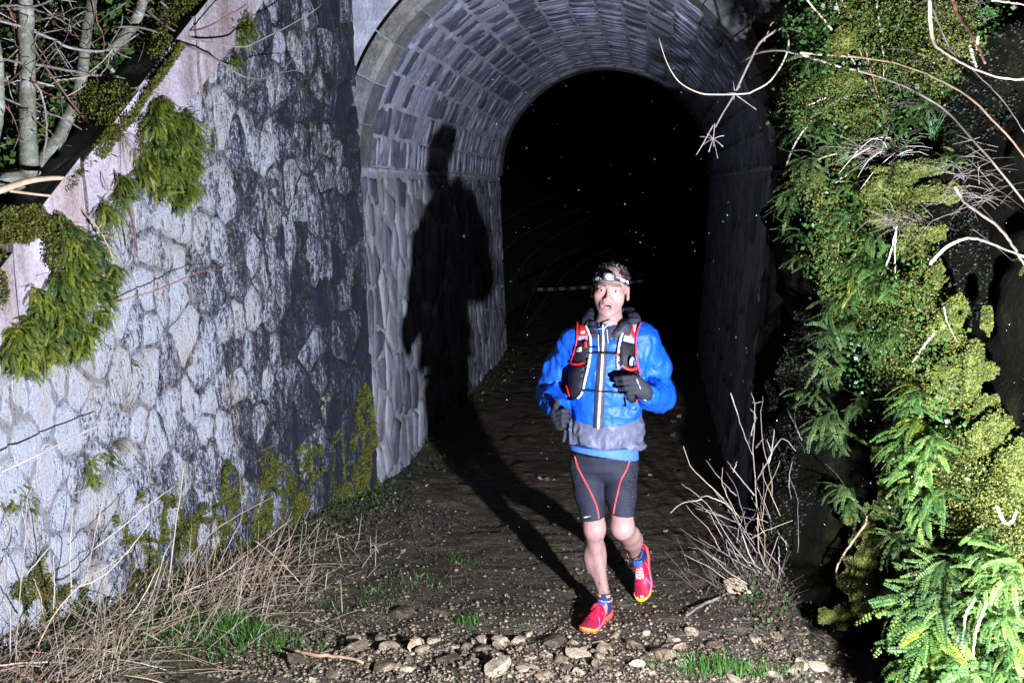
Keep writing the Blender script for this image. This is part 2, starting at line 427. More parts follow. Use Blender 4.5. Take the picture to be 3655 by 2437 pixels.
# mortar bed with its own relief
ss = np.linspace(-0.02, S1, 150); tt = np.linspace(0, 1, 140); SS, TT = np.meshgrid(ss, tt)
ZZ = -0.3+TT*(np.minimum(cope_z(SS)-0.33, 3.6)+0.3)
VV = wing_pt(SS, ZZ, 0.0); VV = wing_pt(SS, ZZ, 0.013*fbm(VV, 11, 3, 2)-0.001)-loc_of(wing)
i = np.arange(139)[:, None]*150+np.arange(149)[None]
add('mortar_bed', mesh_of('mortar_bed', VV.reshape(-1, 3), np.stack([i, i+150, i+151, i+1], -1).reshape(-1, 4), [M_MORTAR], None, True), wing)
# solid core behind
def prism(F3, poly, o0, o1):
    P = np.array(poly, float); n = len(P)
    V = np.vstack([F3(P[:, 0], P[:, 1], np.full(n, o0)), F3(P[:, 0], P[:, 1], np.full(n, o1))])
    F = [tuple(range(n)), tuple(range(2*n-1, n-1, -1))]+[(k, k+n, (k+1) % n+n, (k+1) % n) for k in range(n)]
    return V, F
V, Fc = prism(WF, [(-0.0, -0.3), (S1, -0.3), (S1, float(cope_z(S1))-0.34), (0.36, 3.5), (0.0, 3.5)], -0.04, -0.21)
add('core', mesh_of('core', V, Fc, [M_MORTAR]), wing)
# coping slabs, each a slab with a dressed face and a slate top
edges = [0.36, 0.82, 1.33, 1.72, 2.06, 2.44, 2.83, 3.3, 3.8]
rg = np.random.default_rng(5)
for a, b in zip(edges[:-1], edges[1:]):
    a2, b2 = a+0.006, b-0.006; za, zb = float(2.99-(a2-1.24)*0.976), float(2.99-(b2-1.24)*0.976)
    o0 = 0.035+rg.uniform(-0.008, 0.01); dz = rg.uniform(-0.015, 0.015)
    th_ = 0.345
    bm = bmesh.new(); vs_ = []
    for oo in (o0, -0.21):
        for (s_, z_) in ((a2, za-th_), (b2, zb-th_), (b2, zb), (a2, za)):
            vs_.append(bm.verts.new(WF(s_, z_+dz, oo)))
    for f in ((0, 1, 2, 3), (7, 6, 5, 4), (3, 2, 6, 7), (1, 0, 4, 5), (0, 3, 7, 4), (2, 1, 5, 6)): bm.faces.new([vs_[k] for k in f])
    bmesh.ops.recalc_face_normals(bm, faces=bm.faces[:])
    bmesh.ops.subdivide_edges(bm, edges=bm.edges[:], cuts=5, use_grid_fill=True)
    for v in bm.verts:
        w = np.array(v.co)+loc_of(wing); k = 0.012*noise(w, 9, 4)+0.006*noise(w, 26, 8)
        v.co += Vector((WN[0]*k, WN[1]*k, k*0.7))
    me = bpy.data.meshes.new('coping_stone'); bm.normal_update()
    for f in bm.faces: f.material_index = 1 if f.normal.z > 0.55 else 0; f.smooth = False
    bm.to_mesh(me); bm.free(); me.materials.append(M_COPE); me.materials.append(M_SLATE)
    add('coping_stone', me, wing)

# ================================================================== tunnel
tun = thing('stone_tunnel', 'arched stone tunnel under the embankment with slate-coursed vault', 'tunnel', (XC, Y0, 0))
TO = loc_of(tun)
def arc_pt(y, phi, r):                             # phi 0 right springing, pi left springing
    return np.stack([XC+r*np.cos(phi), y+0*phi, ZC+r*np.sin(phi)], -1)-TO
def wall_x(z): return RAD-0.042*(ZC-np.asarray(z, float))
def lwall(y, z, off): return np.stack([XC-wall_x(z)+off, np.asarray(y, float)+0*off, np.asarray(z, float)+0*off], -1)
def rwall(y, z, off): return np.stack([XC+wall_x(z)-off, np.asarray(y, float)+0*off, np.asarray(z, float)+0*off], -1)
# mortar shell (walls + vault) with relief
ys = np.linspace(Y0+0.02, Y1-0.02, 170)
prof = [(XC-float(wall_x(z)), z) for z in np.linspace(-0.3, ZC, 26)[:-1]] + [(XC+RAD*math.cos(p), ZC+RAD*math.sin(p)) for p in np.linspace(math.pi, 0, 90)] + [(XC+float(wall_x(z)), z) for z in np.linspace(ZC, -0.3, 26)[1:]]
prof = np.array(prof); YY, II = np.meshgrid(ys, np.arange(len(prof)), indexing='ij')
VV = np.stack([prof[II, 0], YY, prof[II, 1]], -1); cen = np.stack([np.full(YY.shape, XC), YY, np.minimum(VV[..., 2], ZC)], -1)
dn = VV-cen; dn /= np.linalg.norm(dn, axis=-1, keepdims=True)
VV = VV + dn*(0.009*fbm(VV, 9, 3, 6)[..., None]+0.001)-TO
npf = len(prof); i = np.arange(len(ys)-1)[:, None]*npf+np.arange(npf-1)[None]
F = np.stack([i, i+npf, i+npf+1, i+1], -1).reshape(-1, 4)
jm = np.broadcast_to((np.arange(npf-1) < 25)|(np.arange(npf-1) >= 25+89), (len(ys)-1, npf-1)).reshape(-1).astype(int)
add('mortar_lining', mesh_of('mortar_lining', VV.reshape(-1, 3), F, [M_TMORT, M_JMORT], jm, True), tun)
# vault stones: courses along the axis, thin slate blocks across each course
def block_mesh(seed, mat):
    rg = np.random.default_rng(seed); g = np.linspace(-0.5, 0.5, 4); V = []
    for b_ in g:
        for a_ in g:
            e = max(abs(a_), abs(b_)) > 0.49
            V.append((a_+rg.normal(0, 0.018), b_+rg.normal(0, 0.018), (0.85 if e else 1.0)+rg.normal(0, 0.10)))
    for b_, a_ in [(-.5, -.5), (-.5, .5), (.5, .5), (.5, -.5)]: V.append((a_, b_, -1))
    F = [(j*4+k, j*4+k+1, j*4+k+5, j*4+k+4) for j in range(3) for k in range(3)]
    F += [(16, 17, 3, 2, 1, 0), (17, 18, 15, 11, 7, 3), (18, 19, 12, 13, 14, 15), (19, 16, 0, 4, 8, 12)]
    return mesh_of('vault_stone', V, F, [mat], None, True)
BL = [block_mesh(100+k, M_VOUS) for k in range(10)]
rg = np.random.default_rng(31); items = []; NR = 19; dph = math.pi/NR
for r_ in range(NR):
    ph = math.pi-(r_+0.5)*dph; y = Y0+0.30
    big = 0.8 if r_ < 3 else 0.42
    while y < Y1-0.25:
        L = rg.uniform(0.055, 0.13)*(1+big*rg.random()*(1.9 if y < 7.6 else 0.7))
        if y > 9: L *= 0.9
        items.append((r_, ph, y+L/2, L-rg.uniform(0.008, 0.02), rg.uniform(0.80, 0.93), rg.uniform(0.004, 0.02), rg.integers(10)))
        y += L
def block_matrix(ph, y, L, wv, h):
    c = arc_pt(np.array(y), np.array(ph), RAD+0.004)
    t = np.array([-math.sin(ph), 0, math.cos(ph)]); inn = np.array([-math.cos(ph), 0, -math.sin(ph)])
    yv = np.cross(inn, [0, 1, 0]); W_ = RAD*dph*wv
    m_ = Matrix.Identity(4)
    for k in range(3):
        m_[k][0] = (0, 1, 0)[k]*L; m_[k][1] = yv[k]*W_; m_[k][2] = inn[k]*h; m_[k][3] = c[k]
    return m_
keep = CAMP.copy(); CAMP = keep-TO; sc_ = []
for it in items:
    m_ = block_matrix(it[1], it[2], it[3], it[4], it[5]); Mn = np.array(m_)
    q = np.array([[a, b, 1.0] for a in (-.5, .5) for b in (-.5, .5)])@Mn[:3, :3].T+Mn[:3, 3]
    sc_.append((proj_area(q)*(0.35 if it[1] < 1.0 else 1), it, m_))
CAMP = keep
sc_.sort(key=lambda t: -t[0]); rest = MB()
for k, (a, it, m_) in enumerate(sc_):
    me = BL[it[6]]
    if k < 300:
        o = add('vault_stone', me, tun); o.matrix_local = m_
    else:
        Mn = np.array(m_); V = np.array([v.co[:] for v in me.vertices])@Mn[:3, :3].T+Mn[:3, 3]
        rest.put(V, [tuple(p.vertices) for p in me.polygons])
add('vault_stone_fill', rest.mesh('vault_stone_fill', [M_VOUS], True), tun, kind='stuff')
# arch rings at the two mouths
def ring_stone(p0, p1, y0, y1, r0, r1, name, mat, cham=0.03):
    n = 6; V = []; F = []
    rg_ = random.uniform(-0.004, 0.004)
    sec = [(y1, r0+0.0), (y0+cham, r0+rg_), (y0, r0+cham+rg_), (y0, r1), (y1, r1)]
    for j in range(n+1):
        ph = p0+(p1-p0)*j/n
        for (yy, rr) in sec: V.append(arc_pt(np.array(yy), np.array(ph), rr))
    k = len(sec)
    for j in range(n):
        for a in range(k): F.append((j*k+a, j*k+(a+1) % k, (j+1)*k+(a+1) % k, (j+1)*k+a))
    F.append(tuple(range(k-1, -1, -1))); F.append(tuple(n*k+a for a in range(k)))
    add(name, mesh_of(name, V, F, [mat]), tun)
nv = 15
for k in range(nv):
    g_ = 0.003
    ring_stone(math.pi*k/nv+g_, math.pi*(k+1)/nv-g_, Y0-0.02, Y0+0.29, RAD-0.012, RAD+0.10, 'arch_ring_stone', M_RING)
    ring_stone(math.pi*k/nv+g_, math.pi*(k+1)/nv-g_, Y1-0.24, Y1+0.05, RAD-0.03, RAD+0.12, 'arch_ring_stone', M_RING, 0.01)
# impost ledge at the springing
for sgn in (-1, 1):
    V = []; n = 60
    for y in np.linspace(Y0-0.03, Y1, n):
        for (o_, z_) in ((0.05, -0.035), (-0.005, -0.03), (-0.007, -0.004), (0.05, 0.0)):
            kk = 0.006*math.sin(y*23)+0.005*math.sin(y*61)
            V.append((XC+sgn*(RAD+o_+kk*(o_ < 0))-TO[0], y-TO[1], ZC+z_+0.002+0.5*kk))
    F = [(j*4+a, j*4+(a+1) % 4, j*4+4+(a+1) % 4, j*4+4+a) for j in range(n-1) for a in range(4)]
    add('springing_ledge', mesh_of('springing_ledge', V, F, [M_TMORT]), tun)
# rubble of the side walls
wl = cells(Y0, Y1, -0.15, ZC-0.05, 0.20, 0.27, 0.12, 41)
stone_wall_rel(tun, wl, lwall, 0.009, 0.006, M_JAMB, 42, 'wall_stone', 270, True)
wr = cells(Y0, Y1, -0.15, ZC-0.05, 0.26, 0.34, 0.1, 43)
stone_wall_rel(tun, wr, rwall, 0.012, 0.010, M_JAMB, 44, 'wall_stone', 30, False)
# headwall: backing with the opening cut out, and its squared stones
HX0, HX1, HZ1 = -2.4, 3.6, 3.95
def hpt(x, z, off): return np.stack([np.asarray(x, float)+0*off, Y0+0.03-off+0*np.asarray(x, float), np.asarray(z, float)+0*off], -1)
V = []; F = []; op = [(XC-float(wall_x(-0.3)), -0.3), (XC-RAD, ZC)]+[(XC+RAD*math.cos(p), ZC+RAD*math.sin(p)) for p in np.linspace(math.pi, 0, 40)[1:-1]]+[(XC+RAD, ZC), (XC+float(wall_x(-0.3)), -0.3)]
outp = []
for (x, z) in op:
    if z <= ZC+1e-6: outp.append((HX0 if x < XC else HX1, z))
    else:
        dx, dz = x-XC, z-ZC; t = min((HZ1-ZC)/dz, ((HX1-XC)/dx if dx > 0 else (HX0-XC)/dx)); outp.append((XC+dx*t, ZC+dz*t))
for yy in (Y0+0.03, Y1):
    V = [(p[0]-TO[0], yy-TO[1], p[1]) for p in op]+[(p[0]-TO[0], yy-TO[1], p[1]) for p in outp]
    n = len(op); add('headwall', mesh_of('headwall', V, [(k, k+1, n+k+1, n+k) for k in range(n-1)], [M_TMORT]), tun)
hp = []
for P in cells(-1.9, 1.9, 1.2, 3.9, 0.46, 0.30, 0.05, 51):
    d = P-np.array([XC, ZC]); r_ = np.linalg.norm(d, axis=1); up_ = P[:, 1] > ZC
    if (r_ < RAD+0.1).all(): continue
    c = P.mean(0)
    if c[1] < ZC and abs(c[0]-XC) < RAD+0.12: continue
    if np.linalg.norm(c-np.array([XC, ZC])) < RAD+0.12: continue
    lim = RAD+0.103; f = np.where(r_ < lim, lim/r_, 1.0); hp.append(np.array([XC, ZC])+d*f[:, None])
stone_wall_rel(tun, hp, hpt, 0.010, 0.016, M_HEAD, 52, 'headwall_stone', 60, False)

# ================================================================== banks and hills around
def soil_mat():
    m_, nt, b = newmat('bank soil')
    v = pos_map(nt); n1 = noise_node(nt, v, 6, 5, 0.65); n2 = noise_node(nt, v, 50, 3)
    r = ramp(nt, [(0.3, (0.006, 0.006, 0.004)), (0.5, (0.018, 0.018, 0.010)), (0.7, (0.05, 0.045, 0.03))])
    nt.links.new(mth(nt, 'ADD', mth(nt, 'MULTIPLY', n1, 0.6), mth(nt, 'MULTIPLY', n2, 0.4)), r.inputs[0]); nt.links.new(r.outputs[0], b.inputs['Base Color'])
    b.inputs['Roughness'].default_value = 0.85; bump(nt, b, mth(nt, 'ADD', n1, n2), 1.0, 0.04); return m_
M_SOIL = soil_mat()
def bank_pt(s, b):
    s = np.asarray(s, float); b = np.asarray(b, float)
    x = WP0[0]+WD[0]*s-WN[0]*b; y = WP0[1]+WD[1]*s-WN[1]*b
    z = np.maximum(np.minimum(2.99-(s-1.24)*0.976, 4.0), -1.5)-0.03+0.66*np.maximum(b-0.20, 0)
    z = z+0.07*fbm(np.stack([x, y, 0*x], -1), 2.2, 4, 12)*np.clip(b*1.5-.2, 0, 1)
    return np.stack([x, y, z], -1)
sb = np.linspace(-6, 6, 150); bb = axis_pts([(0.19, 3.0, 0.05), (3.0, 12, 0.6)]); SB, BB = np.meshgrid(sb, bb)
VV = bank_pt(SB, BB).reshape(-1, 3); n = len(sb); i = np.arange(len(bb)-1)[:, None]*n+np.arange(n-1)[None]
bank = add('hillside', mesh_of('hillside', VV, np.stack([i, i+n, i+n+1, i+1], -1).reshape(-1, 4), [M_SOIL], None, True), kind='structure')
def far_z(x, y):
    d = np.abs(x-XC)-1.5
    return np.where(d > 0, np.minimum(d*0.95, 6), -0.4) + 0.15*fbm(np.stack([x, y, 0*x], -1), 1.1, 3, 8)*(d > -0.1) - 0.02
add('hillside', grid_mesh('hillside', axis_pts([(-30, -6, 1.5), (-6, 5, 0.2), (5, 30, 1.5)]), axis_pts([(Y1+0.06, 20, 0.25), (20, 60, 3)]), far_z, M_SOIL), kind='structure')
add('hillside', grid_mesh('hillside', axis_pts([(-2.4, 12, 0.4)]), axis_pts([(Y0+0.05, Y1, 0.4)]), lambda x, y: 3.95+0.25*np.abs(y-9.1)*0+0.1*fbm(np.stack([x, y, 0*x], -1), 0.9, 3, 2), M_SOIL), kind='structure')

# ================================================================== right-hand wall: dark wet rubble with ledges
def rw_bulge(t): return 0.32*np.exp(-((np.asarray(t, float)-0.88)/0.50)**2)
def rw_pt(t, z, off=0.0):
    t = np.asarray(t, float); z = np.asarray(z, float)
    base = np.stack([RP0[0]+RD[0]*t, RP0[1]+RD[1]*t, z+0*t], -1)
    k = 0.05*fbm(base, 2.3, 3, 61)+0.05*fbm(base*np.array([1, 1, 1.6]), 4.5, 3, 66)
    for (zl, dp, wd) in ((0.55, 0.10, 0.2), (1.15, 0.12, 0.16), (1.85, 0.16, 0.14), (2.55, 0.18, 0.14)):
        zz = zl+0.16*noise(base*np.array([1, 1, 0]), 1.3, int(zl*10))
        k = k + dp*np.where(z < zz, np.exp(-((z-zz)/wd)**2*0.6), np.exp(-((z-zz)/0.045)**2))*(0.5+0.5*noise(base*np.array([1, 1, 0]), 2.1, int(zl*7)))
    k = k*(1-0.8*sstep(2.5, 3.3, t))-0.09*np.maximum(z-0.5, 0)*0.6-0.3*sstep(2.8, 4.5, t) + rw_bulge(t) + off
    return base+RN*k[..., None]
tt = np.linspace(-0.05, 5.8, 200); zz = np.linspace(-0.4, 3.9, 150); T2, Z2 = np.meshgrid(tt, zz)
rwall_t = thing('mossy_wall', 'dark wet stone wall hung with moss and ferns, right of the path', 'wall', tuple(RP0+RD*2))
VV = (rw_pt(T2, Z2)-loc_of(rwall_t)).reshape(-1, 3); i = np.arange(149)[:, None]*200+np.arange(199)[None]
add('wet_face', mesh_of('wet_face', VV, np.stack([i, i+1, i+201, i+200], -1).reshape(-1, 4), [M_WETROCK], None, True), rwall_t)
def rbank(T_, B_):
    t = np.asarray(T_, float); b = np.asarray(B_, float); base = np.stack([RP0[0]+RD[0]*t, RP0[1]+RD[1]*t, 0*t+3.85], -1)-RN*b[..., None]
    base[..., 2] += 0.5*b+0.1*fbm(base, 1.2, 3, 5); return base
T2, B2 = np.meshgrid(np.linspace(-0.05, 9, 60), np.linspace(0.1, 9, 30)); i = np.arange(29)[:, None]*60+np.arange(59)[None]
add('hillside', mesh_of('hillside', rbank(T2, B2).reshape(-1, 3), np.stack([i, i+1, i+61, i+60], -1).reshape(-1, 4), [M_SOIL], None, True), kind='structure')
# ================================================================== vegetation, stones and small things
M_FERN = leaf_mat('fern green', (.055, .090, .006), (.19, .22, .016), (.38, .34, .04), .6, 10, .3, .9)
M_FERN2 = leaf_mat('fern dark green', (.026, .058, .012), (.080, .135, .026), (.18, .22, .05), .6, 10, .3, .7)
M_MOSS = leaf_mat('moss yellow green', (.035, .042, .004), (.15, .15, .012), (.36, .33, .04), .65, 16, .12, 0)
M_MOSSD = leaf_mat('moss olive', (.045, .058, .006), (.135, .145, .016), (.28, .27, .05), .7, 16, .12, 0)
M_GRASS = leaf_mat('grass green', (.025, .085, .010), (.060, .17, .020), (.10, .21, .03), .4, 20, .25, .5)
M_STRAW = leaf_mat('dry straw', (.30, .225, .15), (.52, .44, .34), (.70, .63, .54), .6, 9, .1, .8)
M_STRAWO = leaf_mat('tan dry stalk', (.36, .22, .12), (.55, .40, .25), (.66, .53, .39), .55, 9, .05, .8)
M_TWIG = leaf_mat('grey twig bark', (.13, .10, .085), (.27, .22, .19), (.42, .37, .34), .6, 12, 0, .6)
M_REDTWIG = leaf_mat('red brown twig bark', (.13, .045, .03), (.24, .10, .06), (.33, .18, .12), .5, 12, 0, .5)
M_BARK = stone_mat('smooth grey green bark', (.09, .09, .06), (.19, .19, .135), (.38, .38, .31), 2.6, .52, .65, 9.0, 2.0, .2, .5, .4)
M_LITTER = leaf_mat('dead leaf', (.045, .028, .017), (.13, .085, .055), (.30, .22, .15), .7, 25, .1, 0)
M_WEED = leaf_mat('small green leaf', (.022, .065, .012), (.055, .13, .024), (.12, .20, .05), .4, 12, .2, .3)
M_IVY = leaf_mat('undergrowth leaf', (.024, .060, .016), (.085, .14, .035), (.30, .30, .13), .35, 7, .15, 0)
M_ROCK = stone_mat('loose tan stone', (.045, .031, .017), (.17, .12, .07), (.40, .31, .20), 1.0, .5, .6, 16.0, 9.0, .55, .5, .7)
M_GRAVEL = stone_mat('gravel', (.024, .018, .011), (.11, .078, .046), (.34, .26, .165), 1.0, .48, .6, 30.0, 0, 0, .9, .4)

def rwp(px, py, off):
    o_ = off
    for _ in range(4):
        q = on_plane(px, py, RP0+RN*o_, RN); o_ = off+float(rw_bulge((q-RP0)@RD))
    return q
def rwp_many(q, off):
    D = FW*FPX+RT*(q[:, :1]-PW/2)+UP*(PH/2-q[:, 1:2]); o_ = off.copy()
    for _ in range(4):
        t = ((RP0-CAMP)@RN+o_)/(D@RN); X_ = CAMP+D*t[:, None]; o_ = off+rw_bulge((X_-RP0)@RD)
    return X_
def wgp(px, py, off): return on_plane(px, py, WP0+WN*off, WN)
def cr(pts, ox, oy, k): return [(ox+u*k, oy+v*k) for u, v in pts]

# ------------------------------------------------------------------ fern fronds
def frond_mesh(seed, mat):
    rg = np.random.default_rng(seed); b = MB(); n = 20; cv_ = rg.uniform(.25, 1.5); sw = rg.uniform(-.45, .45)
    t = np.linspace(0, 1, n+2); P_ = np.stack([sw*t**2, t*(1-.22*cv_*t), -.55*cv_*t**2+.18*t], 1)
    V, F = tube_vf(P_, np.linspace(.010, .003, len(t)), 3, False); b.put(V, F, 0)
    for i in range(1, n+1):
        p = P_[i]; T = P_[i+1]-P_[i-1]; T /= np.linalg.norm(T); up = np.array([0, 0, 1.0]); S_ = np.cross(T, up); S_ /= np.linalg.norm(S_); Nn = np.cross(S_, T)
        L = .062*math.sin(math.pi*(.12+.86*(i/(n+1))**.8))**.55*rg.uniform(.85, 1.12)+.012; wd = .021*rg.uniform(.8, 1.15)
        for sg in (-1, 1):
            if rg.random() < .06: continue
            d = sg*S_+.22*T+rg.normal(0, .10, 3)-.25*Nn*rg.uniform(0, 1); d /= np.linalg.norm(d); w_ = np.cross(Nn, d); w_ /= np.linalg.norm(w_)
            base = p+sg*.004*S_
            b.put([base-w_*wd*.3, base+d*L*.45-w_*wd+Nn*.01, base+d*L*.9-w_*wd*.6, base+d*L, base+d*L*.85+w_*wd*.7, base+d*L*.45+w_*wd+Nn*.01, base+w_*wd*.3], [(0, 1, 5, 6), (1, 2, 4, 5), (2, 3, 4)], 0)
    return b.mesh('frond', [mat], False)
M_FERN3 = leaf_mat('fern fresh green', (.030, .074, .009), (.090, .170, .024), (.20, .27, .05), .65, 10, .3, .8)
FR3 = [frond_mesh(260+k, M_FERN3) for k in range(8)]
FR1 = [frond_mesh(200+k, M_FERN) for k in range(8)]; FR2 = [frond_mesh(230+k, M_FERN2) for k in range(8)]
frng = np.random.default_rng(77)
def fern(loc, nrm, n, l0, l1, label, group, mats, spread=1.0, bias=(0, 0, 0), droop=.3, root=None):
    root = thing('fern_clump', label, 'fern', tuple(loc), group) if root is None else root; off0 = np.asarray(loc)-loc_of(root); nrm = np.asarray(nrm, float); tx = np.cross([0, 0, 1], nrm); tx /= np.linalg.norm(tx)
    for k in range(n):
        a = frng.normal(0, .75*spread); e = frng.normal(.1-droop, .45*spread)
        d = nrm*math.cos(a)*math.cos(e)*.9+tx*math.sin(a)+np.array([0, 0, 1])*math.sin(e)+np.array(bias); d /= np.linalg.norm(d)
        up = nrm*.35+np.array([0, 0, 1.0])+frng.normal(0, .3, 3); x = np.cross(d, up); x /= np.linalg.norm(x); z = np.cross(x, d)
        L = frng.uniform(l0, l1); m_ = Matrix.Identity(4); off = off0+frng.normal(0, .012, 3)
        for i in range(3):
            m_[i][0] = x[i]*L; m_[i][1] = d[i]*L; m_[i][2] = z[i]*L; m_[i][3] = off[i]
        o = add('frond', mats[frng.integers(len(mats))], root); o.matrix_local = m_
    return root
def in_poly(poly, n, rg):
    P2 = np.array(poly, float); out = np.zeros((0, 2))
    while len(out) < n:
        p = rg.uniform(P2.min(0), P2.max(0), (n*2+20, 2)); c = np.zeros(len(p), bool)
        for i in range(len(P2)):
            a, b = P2[i], P2[i-1]
            if a[1] != b[1]: c ^= ((a[1] > p[:, 1]) != (b[1] > p[:, 1]))&(p[:, 0] < (b[0]-a[0])*(p[:, 1]-a[1])/(b[1]-a[1])+a[0])
        out = np.vstack([out, p[c]])
    return out[:n]
for nm, poly, n, nf, l0, l1 in (
    ('upper hanging mass of ferns under the wall coping', [(545, 345), (660, 400), (700, 480), (690, 620), (640, 720), (560, 700), (490, 640), (420, 700), (370, 780), (350, 740), (440, 620), (520, 520)], 90, 19, .06, .14),
    ('lower hanging mass of ferns on the left wall, right half', [(215, 800), (330, 850), (400, 960), (390, 1080), (330, 1130), (250, 1280), (210, 1200), (190, 960)], 56, 19, .06, .14),
    ('lower hanging mass of ferns on the left wall, left half', [(180, 960), (215, 1000), (215, 1260), (110, 1310), (10, 1280), (0, 1180), (90, 1080)], 56, 19, .06, .14),
    ('fern tuft high on the wall below the coping', [(835, 45), (890, 60), (870, 140), (830, 150)], 8, 14, .06, .11),
    ('small fern tuft on the left wall beneath the high tuft', [(825, 195), (860, 205), (840, 235)], 3, 14, .05, .08),
    ('fern growing low on the pale wall beside the straw tuft', [(270, 1590), (380, 1600), (370, 1680), (280, 1700)], 9, 16, .07, .12),
    ('fern at the left picture edge low on the wall', [(20, 1730), (110, 1720), (80, 1820), (15, 1840)], 6, 16, .07, .12),
    ('tiny fern in a joint in the middle of the pale wall', [(455, 1280), (480, 1280), (480, 1330), (455, 1330)], 2, 14, .04, .08)):
    rg = np.random.default_rng(int(poly[0][0])+3); root = None
    for p in in_poly(poly, n, rg):
        root = fern(wgp(p[0], p[1], rg.uniform(.01, .07) if n > 20 else .02), WN, nf, l0, l1, nm, None, FR1 if rg.random() < .8 else FR2, 1.0, (.25, 0, -.1), .45, root)

# ------------------------------------------------------------------ little leaves scattered on a surface
def leaf_cloud(Pt, Nn, size, rg, lean=.8, narrow=.45):
    n = len(Pt); sz = size*rg.uniform(.5, 1.3, n)[:, None] if np.ndim(size) == 0 else size[:, None]*rg.uniform(.6, 1.3, (n, 1))
    d = Nn+rg.normal(0, lean, (n, 3)); d /= np.linalg.norm(d, axis=1, keepdims=True)
    w = np.cross(d, rg.normal(size=(n, 3))); w /= np.linalg.norm(w, axis=1, keepdims=True)
    a = Pt-w*sz*narrow*.5; b = Pt+d*sz*.55-w*sz*narrow; c = Pt+d*sz; e = Pt+d*sz*.55+w*sz*narrow
    V = np.stack([Pt, b, c, e], 1).reshape(-1, 3); i = np.arange(n)[:, None]*4
    return V, i+np.array([[0, 1, 2, 3]])
def cloud_obj(name, Pt, Nn, size, mat, rg, label, lean=.8, narrow=.45, parent=None):
    V, F = leaf_cloud(Pt, Nn, size, rg, lean, narrow); o = add(name, mesh_of(name, V, F, [mat]), parent, kind='stuff'); o['label'] = label; return o
rg = np.random.default_rng(8)
# moss creeping up the foot of the left wall
n = 420000; s = rg.uniform(-.02, 3.0, n); z = rg.uniform(-.05, 1.0, n); p = wing_pt(s, z)
gz = ground_z(p[:, 0], p[:, 1]); top_ = .38+.10*np.sin(s*2.1+1)+.50*np.exp(-((s-.12)/.13)**2)+.20*np.exp(-((s-1.4)/.7)**2)
m_ = (z-gz)/top_+.60*fbm(p*np.array([1, 1, .55]), 7, 4, 5)
keep = (m_ < .72)&(z > gz-.02)&(m_ > -.9); idx = np.nonzero(keep)[0][:110000]
Pt = wing_pt(s[idx], z[idx], .003+.035*np.clip(fbm(p[idx], 13, 3, 4)+.25, 0, 1)*rg.random(len(idx))**.5)
cloud_obj('moss', Pt, np.tile(WN+[0, 0, -.1], (len(Pt), 1)), .0095, M_MOSS, rg, 'yellow green moss creeping up the foot of the pale wall', .9, .4)
# moss on the coping and on the bank behind it
n = 70000; s = rg.uniform(.4, 3.5, n); b = rg.uniform(-.05, .50, n); q = bank_pt(s, b); q[:, 2] = np.where(b < .21, 2.99-(s-1.24)*.976+.004, q[:, 2]+.02)
w_ = fbm(np.stack([s, 0*s, b*.8], -1), 3.2, 3, 15); mk = w_+1.2*(b-.10) > -.02; mk &= ~((b < .24)&(s > 1.93)&(s < 2.22)); mk &= (b < .30)|(w_ > .25)
hgt = (.045+.10*np.clip(w_+.5*b, 0, 1))*np.clip((b+.05)*9, .15, 1); q[:, 2] += hgt*np.sqrt(rg.random(n)); q = q[mk]
cloud_obj('moss', q, np.tile([.5, -.7, .8], (len(q), 1)), .014, M_MOSS, rg, 'bright moss on the sloping coping and bank edge', .8, .35)
Pm = []
for poly, m2, o_ in (([(0, 740), (150, 730), (190, 800), (140, 850), (100, 870), (0, 868)], 5000, .05), ([(160, 790), (215, 760), (225, 900), (190, 985), (165, 930)], 2600, .06), ([(215, 760), (260, 800), (300, 880), (270, 940), (225, 900)], 2200, .05), ([(0, 960), (20, 980), (30, 1060), (0, 1110)], 900, .05),
                     ([(430, 425), (470, 395), (560, 270), (640, 150), (655, 170), (590, 270), (540, 330), (480, 430), (440, 470)], 3600, .03), ([(330, 520), (400, 440), (440, 450), (430, 490), (370, 570), (345, 560)], 2600, .03), ([(240, 640), (330, 540), (345, 575), (270, 660), (235, 690)], 2200, .0), ([(530, 300), (600, 210), (640, 170), (570, 290)], 900, .04), ([(500, 430), (520, 420), (515, 520), (500, 560)], 500, .055)):
    for p in in_poly(poly, m2, rg): Pm.append(wgp(p[0], p[1], o_+rg.normal(0, .018)))
Pm = np.array(Pm); cloud_obj('moss', Pm, np.tile(WN+[0, 0, .3], (len(Pm), 1)), .012, M_MOSS, rg, 'yellow moss spilling over the edge of the sloping coping', .9, .36)
# undergrowth on the hillside behind the coping
n = 30000; s = rg.uniform(-.5, 4.2, n); b = .22+2.0*rg.random(n)**1.6; q = bank_pt(s, b); q[:, 2] += rg.random(n)**1.5*.50*np.clip(b*2, .3, 1.3)*(1+.8*fbm(q, 3, 2, 8))
cloud_obj('ground_cover', q, np.tile([.4, -.4, .8], (n, 1)), .035, M_IVY, rg, 'dark undergrowth on the hillside behind the left wall', .9, .4)
b_ = MB()
for k in range(900):
    s_, bb_ = rg.uniform(.2, 3.8), rg.uniform(.2, 1.3); a = bank_pt(s_, bb_)+[0, 0, rg.uniform(.03, .35)]; d = rg.normal(size=3)*[1, 1, .5]; d /= np.linalg.norm(d); L = rg.uniform(.10, .45)
    b_.put(*tube_vf(smooth_path([a, a+d*L*.5+rg.normal(0, .02, 3), a+d*L+rg.normal(0, .04, 3)], 5), [.003, .0028, .0025, .002, .001], 3, False))
o = add('dead_stems', b_.mesh('dead_stems', [M_STRAW]), kind='stuff'); o['label'] = 'tangle of dead stems on the hillside behind the left wall'

